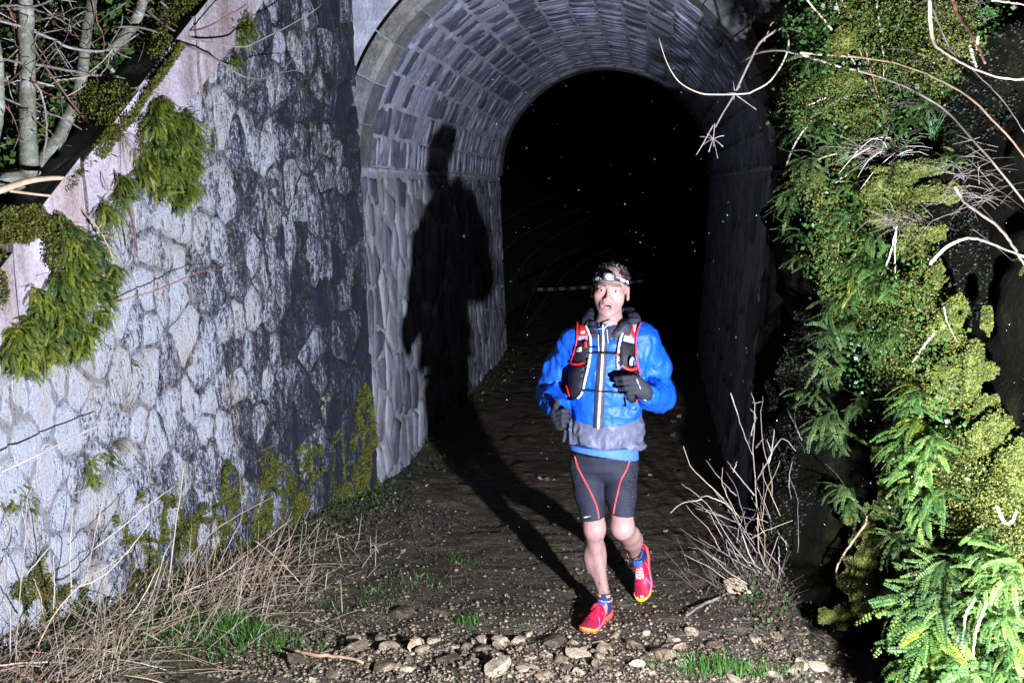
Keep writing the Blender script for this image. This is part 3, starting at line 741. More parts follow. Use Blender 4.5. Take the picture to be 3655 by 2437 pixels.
# ------------------------------------------------------------------ tree above the left wall
tree = thing('tree', 'bare grey-green sapling with several stems above the coping, top left', 'tree', tuple(wgp(105, 660, -.20)-[0, 0, .05]))
TL = loc_of(tree)
def tpart(name, pts, rad, mat, off, n=22, sides=8, jit=.0):
    pp = smooth_path([wgp(u, v, o) for (u, v), o in zip(pts, off if np.ndim(off) else [off]*len(pts))], n)
    if jit: pp = pp+rg.normal(0, jit, pp.shape)
    r_ = np.interp(np.linspace(0, 1, n), np.linspace(0, 1, len(rad)), rad); V, F = tube_vf(pp-TL, r_, sides); add(name, mesh_of(name, V, F, [mat], None, True), tree); return pp
tpart('trunk', [(108, 700), (104, 600), (98, 450), (97, 250), (92, 90), (86, -120), (80, -300)], [.052, .042, .037, .035, .034, .03, .026], M_BARK, -.20, 26, 12, .002)
tpart('trunk', [(112, 650), (165, 560), (230, 450), (282, 320), (300, 180), (325, 20), (370, -200)], [.036, .032, .030, .028, .026, .024, .02], M_BARK, [-.20, -.20, -.20, -.21, -.22, -.25, -.3], 26, 12, .002)
tpart('trunk', [(-90, 640), (-50, 520), (-22, 400), (-24, 260), (-36, 120), (-50, -100)], [.05, .046, .042, .04, .036, .03], M_BARK, -.20, 24, 12, .002)
tpart('trunk', [(390, 190), (440, 130), (480, 80), (508, 0), (520, -80), (540, -200)], [.022, .026, .026, .025, .024, .02], M_BARK, -.20, 20, 10, .002)
tpart('root', [(-20, 690), (40, 640), (80, 660), (112, 700)], [.03, .045, .04, .03], M_BARK, -.20, 14, 10)
K5 = .574
TW = [([(60, 60), (150, 200), (260, 380), (400, 580), (540, 760), (640, 900), (720, 1080), (800, 1290), (850, 1560)], [.006, .004], M_REDTWIG, [-.6, -.5, -.45, -.4, -.3, -.1, .05, .12, .15]),
      ([(0, 370), (200, 400), (500, 450), (650, 480), (760, 470), (850, 410), (940, 340)], [.006, .007, .004], M_TWIG, -.45), ([(0, 130), (250, 210), (420, 290), (600, 320), (740, 290), (860, 210)], [.006, .007, .004], M_TWIG, -.45),
      ([(700, 170), (880, 175), (1050, 230), (1200, 300), (1380, 390), (1500, 470), (1620, 490), (1750, 450), (1980, 430)], [.006, .0055, .004, .002], M_TWIG, [-.5, -.3, -.1, .1, .2, .25, .28, .3, .3]),
      ([(900, 60), (980, 120), (1100, 200), (1300, 270), (1500, 295), (1600, 260), (1800, 160), (1950, 70), (2010, 25)], [.006, .0055, .004, .002], M_TWIG, [-.5, -.3, -.1, .1, .2, .25, .28, .3, .3]),
      ([(1750, 450), (1830, 350), (1880, 230), (1890, 180)], [.003, .0015], M_TWIG, .28), ([(1000, 10), (1080, 80), (1200, 105)], [.006, .004], M_TWIG, -.3),
      ([(1000, 90), (1150, 190), (1300, 160), (1450, 80), (1530, 30)], [.005, .003], M_REDTWIG, [-.3, -.05, .12, .2, .22]),
      ([(30, 20), (80, 120), (110, 300), (160, 500), (200, 700), (225, 900), (235, 1200)], [.006, .004], M_REDTWIG, -.55), ([(0, 600), (200, 680), (400, 740), (560, 850), (640, 930), (750, 985)], [.005, .003], M_TWIG, [-.5, -.45, -.4, -.2, 0, .08]),
      ([(0, 40), (130, 40), (300, 90), (470, 180)], [.005, .003], M_TWIG, -.4), ([(80, 60), (250, 30), (400, -30)], [.007, .004], M_TWIG, -.4), ([(590, 0), (600, 120), (640, 220), (650, 320)], [.004, .002], M_REDTWIG, -.45),
      ([(330, 250), (400, 380), (460, 480)], [.004, .003], M_TWIG, -.5), ([(560, 560), (660, 420), (690, 330), (760, 240)], [.003, .002], M_TWIG, -.45), ([(120, 390), (230, 430), (350, 310), (460, 440)], [.003, .002], M_TWIG, -.5),
      ([(200, 490), (260, 600), (290, 780), (280, 920), (240, 1110), (200, 1330)], [.006, .004], M_TWIG, -.35), ([(350, 500), (520, 480), (600, 440)], [.004, .002], M_STRAWO, -.45), ([(520, 860), (560, 880), (620, 1050), (660, 1150), (690, 1200)], [.004, .002], M_STRAWO, [-.2, -.1, .03, .08, .1]),
      ([(370, 1180), (460, 1260), (560, 1360), (640, 1470), (700, 1600)], [.005, .004], M_STRAWO, [-.1, 0, .08, .1, .12])]
TW = [(p_, r_, m_, [v*.42 if v < 0 else v for v in o_] if np.ndim(o_) else o_*.42 if o_ < 0 else o_) for p_, r_, m_, o_ in TW]
for pts, rad, mat, off in TW: tpart('branch', cr(pts, 0, 0, K5), rad, mat, off, 26, 5, .0015)
for k in range(80):
    u, v = rg.uniform(0, 560), rg.uniform(-10, 560-1.0*0); 
    if v > 600-1.1*u: continue
    a = rg.uniform(-2.8, .4); L = rg.uniform(60, 260); p = [(u, v)]
    for j in range(4): a += rg.normal(0, .25); p.append((p[-1][0]+math.cos(a)*L/4, p[-1][1]-math.sin(a)*L/4))
    tpart('twig', p, [.0035, .0022, .001], M_TWIG if rg.random() < .7 else M_REDTWIG, [-.22+rg.normal(0, .05)+.03*j for j in range(5)], 10, 4)
def pole(name, pts, rad, mat, label, cat, group=None, n=16, sides=7, jit=0.0):
    pp = smooth_path(pts, n); r_ = np.interp(np.linspace(0, 1, n), np.linspace(0, 1, len(rad)), rad)
    if jit: pp = pp+rg.normal(0, jit, pp.shape)
    V, F = tube_vf(pp-pp[0], r_, sides); return add(name, mesh_of(name, V, F, [mat], None, True), None, tuple(pp[0]), label, cat, group, 'thing')
pole('stick', [wgp(u, v, -.4) for u, v in cr([(120, 310), (60, 560), (38, 720), (60, 1015)], 0, 0, K5)], [.008, .008, .007], M_TWIG, 'straight pale stick standing beside the tree trunk at the left edge', 'stick')
pole('stick', [wgp(u, v, .02) for u, v in cr([(-20, 1190), (100, 1150), (200, 1122), (330, 1108), (430, 1110)], 0, 0, K5)], [.016, .013, .008], M_STRAWO, 'thick pale dead branch lying across the coping at the left edge', 'stick')
pole('stick', [wgp(u, v, .03) for u, v in cr([(60, 1188), (250, 1212), (425, 1226)], 0, 0, K5)], [.006, .005], M_STRAWO, 'thin dead twig lying just below the thick one on the coping', 'stick')

# ------------------------------------------------------------------ dry grass and stalks at the foot of the left wall
K7 = .5952
ST = [[(90, 1290), (112, 960), (150, 560), (165, 300), (260, 130)], [(190, 1260), (320, 1000), (500, 800), (650, 700), (800, 600)], [(500, 830), (560, 560), (620, 300), (668, 140)], [(1000, 900), (1050, 480), (1080, 280), (1102, 115)],
      [(1030, 890), (1300, 770), (1500, 620), (1752, 420)], [(1350, 900), (1560, 690), (1757, 520)], [(1030, 890), (1450, 790), (1700, 730), (2090, 712)], [(400, 1330), (640, 1120), (800, 980), (960, 700)], [(780, 1020), (890, 1100), (920, 1250)],
      [(1290, 740), (1390, 540), (1450, 390), (1430, 120)], [(-20, 1300), (300, 1278), (700, 1310)], [(-20, 1335), (200, 1300), (500, 1400)], [(1100, 700), (1300, 480), (1650, 280)], [(430, 900), (420, 600), (440, 350)], [(150, 760), (270, 620), (340, 520)],
      [(60, 1240), (60, 1000), (20, 900)], [(1180, 830), (1420, 740), (1600, 700), (1755, 705)], [(700, 1200), (900, 900), (980, 650), (1040, 540)], [(840, 1150), (1000, 960), (1180, 900)], [(1320, 830), (1350, 930), (1380, 1020)], [(1400, 1000), (1560, 1090), (1640, 1130)],
      [(1480, 880), (1620, 980), (1760, 1060)], [(260, 1000), (240, 880), (200, 780)], [(320, 980), (325, 800), (320, 640)], [(560, 600), (720, 480), (900, 330), (1050, 225)], [(0, 340), (60, 470), (20, 560)], [(1300, 1020), (1340, 900), (1310, 760)], [(480, 830), (620, 760), (760, 620), (900, 440)]]
for k, pts in enumerate(ST):
    off = np.linspace(.30, .42, len(pts)); r0 = rg.uniform(.0026, .0042)
    pole('dry_stalk', [wgp(u, v, o) for (u, v), o in zip(cr(pts, 0, 1600, K7), off)], [r0, r0*.8, r0*.45], M_STRAWO if k % 3 == 1 else M_STRAW, 'long dry stalk leaning from the straw at the foot of the pale wall', 'dry stalk', 'long dry stalks below the pale wall', 14, 5, .0012)
b_ = MB(); bo = MB()
def straw(a, d, L, r0, tgt, bend=.25):
    d = d/np.linalg.norm(d); side = rg.normal(0, bend, 3); p = smooth_path([a, a+d*L*.5+side*L*.2, a+d*L+side*L*.4+np.array([0, 0, -.25*L*L])], 5); tgt.put(*tube_vf(p, [r0, r0, r0*.8, r0*.6, r0*.3], 3, False))
for k in range(1250):
    s_ = rg.uniform(.7, 3.1)**1.0; o_ = abs(rg.normal(.26, .18))+.03; q = wing_pt(s_, 0, o_)
    if s_ < 1.4 and rg.random() < .75: continue
    q[2] = ground_z(q[0], q[1])+.0; lie = rg.random() < .45
    d = np.array([rg.normal(.45, .5), rg.normal(.05, .45), rg.uniform(.0, .25) if lie else rg.uniform(.35, 1.3)]); straw(q, d, rg.uniform(.08, .40)*(1 if s_ > 1.2 else .6), rg.uniform(.0014, .0030), b_ if rg.random() < .65 else bo)
o = add('dry_grass', b_.mesh('dry_grass', [M_STRAW]), kind='stuff'); o['label'] = 'pale dry grass and straw along the foot of the left wall'
o = add('dry_grass', bo.mesh('dry_grass', [M_STRAWO]), kind='stuff'); o['label'] = 'tan dry grass and broken stems along the foot of the left wall'
def tuft(name, root, n, dirv, spread, l0, l1, r0, mat, label, cat, down=.3):
    b = MB(); root = np.asarray(root, float)
    for k in range(n):
        d = np.array(dirv)+rg.normal(0, spread, 3); d /= np.linalg.norm(d); L = rg.uniform(l0, l1)
        p = smooth_path([[0, 0, 0], d*L*.5, d*L+np.array([0, 0, -down*L])], 6); b.put(*tube_vf(p+rg.normal(0, .006, 3), [r0, r0, r0*.8, r0*.6, r0*.4, r0*.2], 3, False))
    return add(name, b.mesh(name, [mat]), None, tuple(root), label, cat, None, 'thing')
tuft('straw_tuft', wgp(395, 1585, .02), 70, np.array([1.0, -.35, .15])+WN*.3, .38, .10, .27, .0013, M_STRAW, 'fan-shaped tuft of dry straw sprouting from a joint low in the pale wall', 'straw tuft')
tuft('straw_tuft', wgp(430, 1480, .02), 26, np.array([.5, -.2, 1.0])+WN*.2, .22, .12, .32, .0013, M_STRAW, 'upright dry grass tuft above the fan-shaped straw on the pale wall', 'straw tuft', .1)
tuft('straw_tuft', wgp(430, 470, .04), 30, np.array([.2, -.2, -.8])+WN*.3, .35, .08, .20, .0012, M_STRAW, 'dry grass tuft hanging off the coping beside the upper fern mass', 'straw tuft', .3)
tuft('straw_tuft', wgp(720, 620, .02), 9, np.array([1.0, -.2, .3])+WN*.2, .25, .12, .30, .0011, M_STRAW, 'few thin dry grass blades at the right of the upper fern mass', 'straw tuft', .3)
pole('dry_stalk', [wgp(u, v, o) for u, v, o in ((400, 1085, .06), (470, 1060, .12), (560, 1035, .16), (700, 975, .18), (760, 965, .18), (860, 962, .18))], [.0035, .003, .0015], M_REDTWIG, 'thin reddish runner stem arching across the pale wall beside the lower ferns', 'stem', None, 18, 5)
pole('dry_stalk', [wgp(u, v, o) for u, v, o in ((0, 1685, .3), (120, 1630, .3), (260, 1560, .28), (420, 1490, .26))], [.005, .004, .003], M_STRAW, 'long pale straw stem crossing the wall at the left edge', 'stem', None, 12, 5)

# ------------------------------------------------------------------ green grass on the path
def grass_patch(cen, rad, n, h0, h1, mat, label, z=None):
    V = []; F = []
    for k in range(n):
        x = cen[0]+rg.normal(0, rad[0]); y = cen[1]+rg.normal(0, rad[1]); z_ = float(ground_z(x, y)) if z is None else z
        h = rg.uniform(h0, h1); d = rg.normal(0, .45, 2); w = rg.uniform(.0012, .0024); a = rg.uniform(0, 6.28); wx, wy = math.cos(a)*w, math.sin(a)*w; i = len(V)
        V += [(x-wx, y-wy, z_-.004), (x+wx, y+wy, z_-.004), (x+d[0]*h*.4+wx*.8, y+d[1]*h*.4+wy*.8, z_+h*.6), (x+d[0]*h*.4-wx*.8, y+d[1]*h*.4-wy*.8, z_+h*.6), (x+d[0]*h, y+d[1]*h, z_+h*.9)]
        F += [(i, i+1, i+2, i+3), (i+3, i+2, i+4)]
    o = add('grass', mesh_of('grass', V, F, [mat]), kind='stuff'); o['label'] = label; return o
def gpos(px, py): return on_z(px, py, .03)[:2]
grass_patch(gpos(800, 2275), (.17, .08), 1100, .03, .09, M_GRASS, 'bright green grass patch among the straw, lower left')
grass_patch(gpos(1660, 2190), (.04, .022), 90, .02, .06, M_GRASS, 'small green grass tuft left of the runner')
grass_patch(gpos(1480, 2060), (.10, .06), 90, .015, .045, M_GRASS, 'sparse green grass blades on the path at the left')
grass_patch(gpos(1640, 1975), (.06, .03), 60, .02, .05, M_GRASS, 'short green grass tuft on the wet path')
grass_patch(gpos(2600, 2400), (.13, .035), 330, .03, .10, M_GRASS, 'bright green grass at the bottom edge, right of the runner')
grass_patch(gpos(560, 2330), (.25, .09), 420, .02, .07, M_GRASS, 'short green grass under the straw at the lower left')
grass_patch(gpos(1250, 2120), (.25, .12), 160, .015, .05, M_GRASS, 'scattered grass blades beside the straw')
# small weeds along both edges of the path
def weed_cloud(n, fx, size, label, mat=M_WEED, lift=.02):
    P_ = np.array([fx() for _ in range(n)]); z_ = ground_z(P_[:, 0], P_[:, 1])+rg.random(n)*lift*2
    cloud_obj('weeds', np.column_stack([P_, z_]), np.tile([.0, -.5, 1.], (n, 1)), size, mat, rg, label, .9, .34)
def f1():
    s_ = rg.uniform(-.05, 2.6); o_ = abs(rg.normal(.12, .16)); q = wing_pt(s_, 0, o_+.02); return q[0], q[1]
weed_cloud(2600, f1, .016, 'small green weeds along the foot of the left wall')
weed_cloud(260, lambda: (rg.normal(.60, .09), rg.normal(4.80, .22)), .022, 'small green leaves under the dead shrub', lift=.04)
weed_cloud(350, lambda: (rg.uniform(-1.8, -1.45), rg.uniform(6, 12)), .03, 'small weeds along the tunnel wall')
weed_cloud(9000, lambda: (rg.uniform(-2.2, .75), 3.75+abs(rg.normal(0, .9))), .011, 'dead leaf crumbs strewn over the path', M_LITTER, .006)
def f3():
    q = wing_pt(rg.uniform(.0, 2.8), 0, abs(rg.normal(.3, .22))); return q[0], q[1]
weed_cloud(3600, f3, .015, 'dead brown leaves along the foot of the left wall', M_LITTER, .02)
weed_cloud(900, lambda: (rg.normal(.62, .10), rg.normal(4.95, .4)), .020, 'dead brown leaves under the dead shrub', M_LITTER, .06)

# ------------------------------------------------------------------ loose stones
def rock_mesh(seed, mat):
    rg_ = np.random.default_rng(seed); bm = bmesh.new(); bmesh.ops.create_icosphere(bm, subdivisions=2, radius=.5)
    pl = [(v/np.linalg.norm(v), rg_.uniform(.17, .36)) for v in rg_.normal(size=(11, 3))]
    for v in bm.verts:
        p = np.array(v.co)
        for nn, d in pl:
            e = p@nn-d
            if e > 0: p = p-nn*e
        v.co = p*(1+.05*rg_.normal())*[1.1, .85, .66]
    me = bpy.data.meshes.new('stone'); bm.to_mesh(me); bm.free(); me.materials.append(mat); return me
RK = [rock_mesh(300+k, M_ROCK) for k in range(12)]
def rock(px, py, wpx, label, group=None, flat=1.0, k=None):
    q = on_z(px, py, .02); sc = wpx/FPX*np.linalg.norm(q-CAMP); o = add('loose_stone', RK[rg.integers(12) if k is None else k], None, (q[0], q[1], float(ground_z(q[0], q[1]))+sc*.10*flat), label, 'stone', group, 'thing')
    o.scale = (sc, sc, sc*flat); o.rotation_euler = (rg.normal(0, .2), rg.normal(0, .2), rg.uniform(0, 6.28)); return o
BIG = [(1428, 2165, 105, 'large rounded brown stone on the path left of the runner'), (1886, 2235, 66, 'smooth reddish stone just left of the planted shoe'), (1612, 2030, 44, 'small square stone on the wet path beside the grass tufts'),
       (2432, 2306, 64, 'angular grey stone in the rubble right of the runner'), (2550, 2296, 66, 'flat pale stone among the rubble under the dead shrub'), (2440, 2370, 44, 'small tan stone near the bottom edge right of the runner'), (1370, 2385, 110, 'flat pale slab in the rubble at the bottom edge'),
       (1500, 2330, 80, 'tan blocky stone in the rubble behind the flat slab'), (1785, 2300, 80, 'broken pale stone in the rubble left of the planted shoe'), (1010, 2245, 44, 'grey stone at the end of the bright grass patch'), (1440, 1968, 36, 'little brown stone lying alone on the left of the path'),
       (2040, 2122, 46, 'tan stone beside the planted ankle on the path'), (1930, 1712, 30, 'pale pebble on the path behind the runner'), (1945, 1715, 34, 'second pale pebble on the path behind the runner'), (1530, 1815, 30, 'small tan stone beside the runner shadow'),
       (2640, 2140, 110, 'mossy pale rock at the foot of the dead shrub'), (2880, 2235, 40, 'small tan stone beside the dark drain'), (2950, 2310, 55, 'brown stone at the edge of the dark drain'), (2195, 2262, 46, 'small tan stone beside the heel of the planted shoe'), (2310, 2250, 62, 'long tan stone under the lifted shoe')]
for px, py, w, lab in BIG: rock(px, py, w, lab, None, rg.uniform(.65, 1.0))
for k in range(170):
    px = rg.uniform(1050, 2950); py = rg.uniform(2245, 2440)
    if 2000 < px < 2200 and py < 2290: continue
    if rg.random() < .3: px = rg.normal(1700, 260)
    rock(px, py, rg.uniform(24, 80)*(1 if rg.random() < .85 else 1.6), 'loose tan stone in the rubble across the bottom of the path', 'loose rubble stones in front of the runner', rg.uniform(.4, .95))
for k in range(60):
    rock(rg.uniform(1250, 2650), rg.uniform(1450, 2240), rg.uniform(12, 34), 'small stone scattered on the wet path behind the rubble', 'small stones on the wet path', rg.uniform(.5, .9))
# gravel
n = 11000; gxp = rg.uniform(-1.8, 1.15, n); gyp = 3.70+np.abs(rg.normal(0, .75, n)); keep = rg.random(n) < np.clip(1.15-(gyp-3.9)*1.0, .30, 1); gxp, gyp = gxp[keep], gyp[keep]; n = len(gxp)
c = np.column_stack([gxp, gyp, ground_z(gxp, gyp)+.003]); sz = rg.uniform(.003, .013, n)*(1+.6*(rg.random(n) < .15)); O6 = np.array([[1, 0, 0], [-1, 0, 0], [0, 1, 0], [0, -1, 0], [0, 0, 1], [0, 0, -1.]])*[1, .8, .55]
V = c[:, None, :]+O6[None]*sz[:, None, None]*rg.uniform(.6, 1.3, (n, 6, 1)); T6 = np.array([[0, 2, 4], [2, 1, 4], [1, 3, 4], [3, 0, 4], [2, 0, 5], [1, 2, 5], [3, 1, 5], [0, 3, 5]])
o = add('gravel', mesh_of('gravel', V.reshape(-1, 3), (np.arange(n)[:, None, None]*6+T6[None]).reshape(-1, 3), [M_GRAVEL]), kind='stuff'); o['label'] = 'fine tan gravel across the front of the path'
pole('stick', [on_z(u, v, .05) for u, v in ((1040, 2318), (1120, 2335), (1200, 2340), (1300, 2365))], [.007, .009, .006], M_STRAWO, 'broken pale stick lying in the mud at the lower left', 'stick', None, 12, 6, .002)
pole('stick', [on_z(u, v, .06) for u, v in ((2450, 2195), (2510, 2155), (2570, 2130), (2620, 2105))], [.006, .008, .005], M_TWIG, 'pale stick lying right of the runner before the dead shrub', 'stick', None, 12, 6, .002)

# ------------------------------------------------------------------ dead shrub right of the runner
shr = thing('dead_shrub', 'leafless dead shrub of thin pale stems right of the runner', 'shrub', tuple(np.append(on_z(2740, 2120, 0)[:2], 0.05))); SL = loc_of(shr); ysh = SL[1]
for pts in ([(740, 1160), (690, 1000), (620, 870), (610, 680), (600, 500), (590, 360), (590, 180), (595, 60), (575, 0)], [(875, 1010), (800, 860), (700, 720), (650, 600), (605, 510)], [(940, 1000), (945, 830), (925, 660), (890, 440), (850, 260), (810, 170), (770, 90)], [(850, 260), (815, 180), (810, 110)],
            [(835, 860), (810, 620), (790, 560), (780, 460), (800, 370)], [(740, 1100), (640, 1010), (480, 830), (380, 660), (310, 575), (250, 525), (205, 495)], [(690, 1130), (560, 1000), (480, 850), (440, 790)], [(640, 1000), (560, 860), (500, 680), (440, 590), (390, 540), (310, 460), (250, 400), (210, 290)], [(800, 1080), (640, 960), (540, 900), (450, 840)],
            [(640, 990), (500, 910), (370, 830), (290, 780)], [(500, 560), (430, 490), (330, 365)], [(595, 555), (490, 430), (445, 370)], [(610, 470), (660, 380), (740, 250), (820, 320)], [(670, 380), (690, 310), (700, 200)], [(465, 0), (500, 110), (540, 230), (590, 350)], [(690, 560), (680, 440), (640, 280), (630, 130), (640, 20)],
            [(730, 1010), (725, 830)], [(600, 300), (640, 250)], [(575, 230), (600, 130), (570, 90)], [(590, 60), (630, 50)], [(480, 430), (500, 370)], [(790, 1030), (700, 900), (640, 830), (600, 720)], [(310, 575), (200, 600), (140, 650)], [(690, 330), (660, 250)], [(450, 600), (330, 560), (300, 575)], [(960, 1140), (955, 1000), (945, 900)], [(880, 1200), (930, 1050), (945, 900)], [(540, 1010), (460, 880), (440, 800)], [(700, 1000), (560, 790), (450, 630)]):
    pp = smooth_path([on_y(u, v, ysh+.03*math.sin(i*1.3+u)) for i, (u, v) in enumerate(cr(pts, 2300, 1400, .6616))], 16)+rg.normal(0, .0015, (16, 3)); V, F = tube_vf(pp-SL, np.linspace(.0042, .0016, 16), 5); add('stem', mesh_of('stem', V, F, [M_TWIG if rg.random() < .7 else M_STRAW], None, True), shr)
for k in range(34):
    u, v = rg.normal(650, 130), rg.uniform(650, 1080); a = math.pi/2+rg.normal(.25, .5); L = rg.uniform(120, 420); p = [(u, v)]
    for j in range(4): a += rg.normal(0, .18); p.append((p[-1][0]+math.cos(a)*L/4, p[-1][1]-math.sin(a)*L/4))
    dy = rg.normal(0, .10); pp = smooth_path([on_y(x_, y_, ysh+dy) for x_, y_ in cr(p, 2300, 1400, .6616)], 10)+rg.normal(0, .0015, (10, 3)); V, F = tube_vf(pp-SL, np.linspace(.0022, .0009, 10), 4); add('stem', mesh_of('stem', V, F, [M_STRAWO if k % 2 else M_TWIG], None, True), shr)
b_ = MB()
for k in range(260):
    a = np.array([rg.normal(.60, .16), rg.normal(ysh, .12), 0.0]); a[2] = ground_z(a[0], a[1]); d = np.array([rg.normal(-.2, .6), rg.normal(0, .5), rg.uniform(.1, 1.2)]); straw(a, d, rg.uniform(.06, .26), rg.uniform(.0010, .0018), b_)
o = add('dry_grass', b_.mesh('dry_grass', [leaf_mat('brown dead stem', (.06, .04, .03), (.13, .095, .07), (.25, .20, .16), .7, 9, .05, 0)]), kind='stuff'); o['label'] = 'broken dry stems under the dead shrub'

# ------------------------------------------------------------------ right wall: moss, ferns, stems
K2, K3, K4 = .5102, .574, .5977
def A2(l): return [(2600+u*K2, v*K2)+tuple(r) for u, v, *r in l]
def A3(l): return [(2600+u*K3, 700+v*K3)+tuple(r) for u, v, *r in l]
def A4(l): return [(2600+u*K4, 1500+v*K4)+tuple(r) for u, v, *r in l]
CU = [(x, y, a*K2, b*K2, o) for x, y, a, b, o in A2([(1180, 90, 260, 60, .10), (1400, 60, 160, 60, .05), (780, 280, 95, 85, .14), (930, 270, 90, 50, .1), (850, 570, 95, 75, .16), (980, 840, 120, 140, .16), (1150, 1320, 180, 110, .24), (1090, 1450, 95, 120, .24), (700, 480, 60, 60, .12), (1430, 1340, 110, 50, .14), (1250, 1190, 200, 60, .2)])]
CU += [(x, y, a*K3, b*K3, o) for x, y, a, b, o in A3([(960, 60, 75, 95, .22), (1120, 300, 85, 95, .20), (1200, 560, 95, 95, .20), (1230, 720, 85, 85, .18), (1330, 820, 85, 85, .18), (1150, 1080, 65, 75, .2), (1340, 1190, 115, 135, .2), (1490, 1080, 60, 150, .14), (1650, 1490, 110, 100, .12), (1450, 1000, 60, 120, .12), (1080, 1040, 60, 60, .2)])]
CU += [(x, y, a*K4, b*K4, o) for x, y, a, b, o in A4([(880, 1010, 150, 150, .16), (900, 620, 65, 120, .10), (880, 800, 95, 110, .14), (1680, 300, 80, 160, .12), (1000, 1060, 80, 80, .15), (940, 480, 50, 90, .08)])]
for k in range(70):
    x, y, a_, b2, o_ = CU[rg.integers(len(CU))]; CU.append((x+rg.normal(0, a_+30), y+rg.normal(0, b2+40), rg.uniform(12, 34), rg.uniform(12, 40), o_*rg.uniform(.6, 1.1)))
mv = MB(); PT = []; NN = []; bm = bmesh.new(); bmesh.ops.create_icosphere(bm, subdivisions=3, radius=1); IV = np.array([v.co[:] for v in bm.verts]); IF = [tuple(v.index for v in f.verts) for f in bm.faces]; bm.free()
for k, (x, y, a, b, o) in enumerate(CU):
    c = rwp(x, y, o); sc = np.linalg.norm(c-CAMP)/FPX; rx, rz = a*sc, b*sc; ry = .5*(rx+rz)*.9
    U = IV*(1+.42*fbm(IV+k*3.1, 1.7, 3, 5)[:, None]); loc = U[:, :1]*rx*RT+U[:, 1:2]*ry*np.array([RT[1], -RT[0], 0])+U[:, 2:]*rz*np.array([0, 0, 1.])
    mv.put(c+loc*.93, IF); m2 = int(12000*min(1, (rx*rz)/.012)+1200); j = rg.integers(0, len(IV), m2); j2 = rg.integers(0, len(IV), m2)
    d = IV[j]+rg.normal(0, .12, IV[j].shape); d /= np.linalg.norm(d, axis=1, keepdims=True); h = (1+.42*fbm(d+k*3.1, 1.7, 3, 5)+.10*fbm(d*1.0+k, 6, 2, 3))[:, None]; d2 = d*h
    PT.append(c+d2[:, :1]*rx*RT+d2[:, 1:2]*ry*np.array([RT[1], -RT[0], 0])+d2[:, 2:]*rz*np.array([0, 0, 1.])); NN.append(d[:, :1]*RT+d[:, 1:2]*np.array([RT[1], -RT[0], 0])+d[:, 2:]*np.array([0, 0, 1.]))
o = add('moss', mv.mesh('moss', [M_MOSSD], True), kind='stuff'); o['label'] = 'soft body of the moss cushions on the right wall'
cloud_obj('moss', np.concatenate(PT), np.concatenate(NN), .0080, M_MOSSD, rg, 'pale green moss cushions on the ledges of the right wall', .75, .42)
n = 130000; t_ = rg.uniform(.1, 4.2, n); z_ = rg.uniform(-.1, 3.6, n); p = rw_pt(t_, z_); mk = fbm(p*np.array([1, 1, .6]), 4, 3, 44) > .10; p = p[mk]
cloud_obj('moss', p+RN*.004, np.tile(RN, (len(p), 1)), .011, leaf_mat('dark wall moss', (.004, .005, .0012), (.012, .014, .003), (.03, .03, .007), .7, 9, .1, 0), rg, 'thin dark moss film over the wet right wall', .8, .42)
RF = [(x, y)+tuple(r) for x, y, *r in A2([(560, 170, 16, .10, .18, .10, 2), (600, 300, 16, .10, .17, .10, 2), (480, 90, 12, .10, .18, .06, 2), (640, 120, 12, .10, .16, .1, 2), (560, 740, 16, .10, .18, .12, 2), (640, 900, 16, .10, .18, .14, 2), (720, 1010, 18, .10, .18, .16, 2), (560, 620, 12, .10, .16, .10, 2), (620, 1130, 14, .10, .18, .14, 2), (500, 900, 12, .10, .16, .1, 2), (660, 540, 10, .08, .14, .1, 1), (470, 1330, 16, .10, .18, .10, 2), (430, 1430, 16, .10, .18, .10, 2), (560, 1240, 12, .10, .16, .12, 2), (900, 1290, 8, .12, .18, .26, 1), (940, 1420, 14, .08, .14, .26, 1), (1560, 1080, 16, .05, .09, .18, 2), (1450, 1150, 12, .05, .09, .2, 2)])]
RF += A3([(470, 250, 14, .08, .15, .10, 2), (440, 370, 12, .07, .13, .1, 2), (740, 110, 22, .09, .16, .24, 1), (700, 210, 14, .08, .14, .22, 1), (900, 250, 16, .10, .18, .26, 1), (850, 400, 24, .10, .18, .26, 1), (960, 420, 20, .10, .17, .26, 1), (800, 530, 22, .10, .17, .25, 1), (930, 570, 20, .09, .16, .25, 1), (740, 640, 18, .09, .16, .22, 1), (830, 760, 18, .09, .16, .22, 2), (1040, 540, 14, .09, .15, .24, 1), (930, 860, 20, .10, .17, .22, 1), (1060, 800, 16, .09, .15, .22, 1), (980, 960, 18, .09, .15, .22, 1),
          (620, 860, 16, .12, .20, .12, 2), (640, 960, 18, .13, .22, .12, 2), (640, 1080, 16, .12, .20, .12, 2), (440, 1210, 12, .09, .15, .06, 2), (660, 1330, 20, .13, .22, .12, 2), (680, 1440, 18, .13, .22, .12, 2), (820, 1290, 14, .10, .18, .16, 2), (1150, 1180, 18, .10, .18, .26, 1), (1130, 1300, 22, .12, .20, .28, 1), (1200, 1400, 22, .12, .22, .30, 1), (1120, 1490, 20, .12, .20, .28, 1), (1270, 1500, 18, .10, .18, .3, 1)])
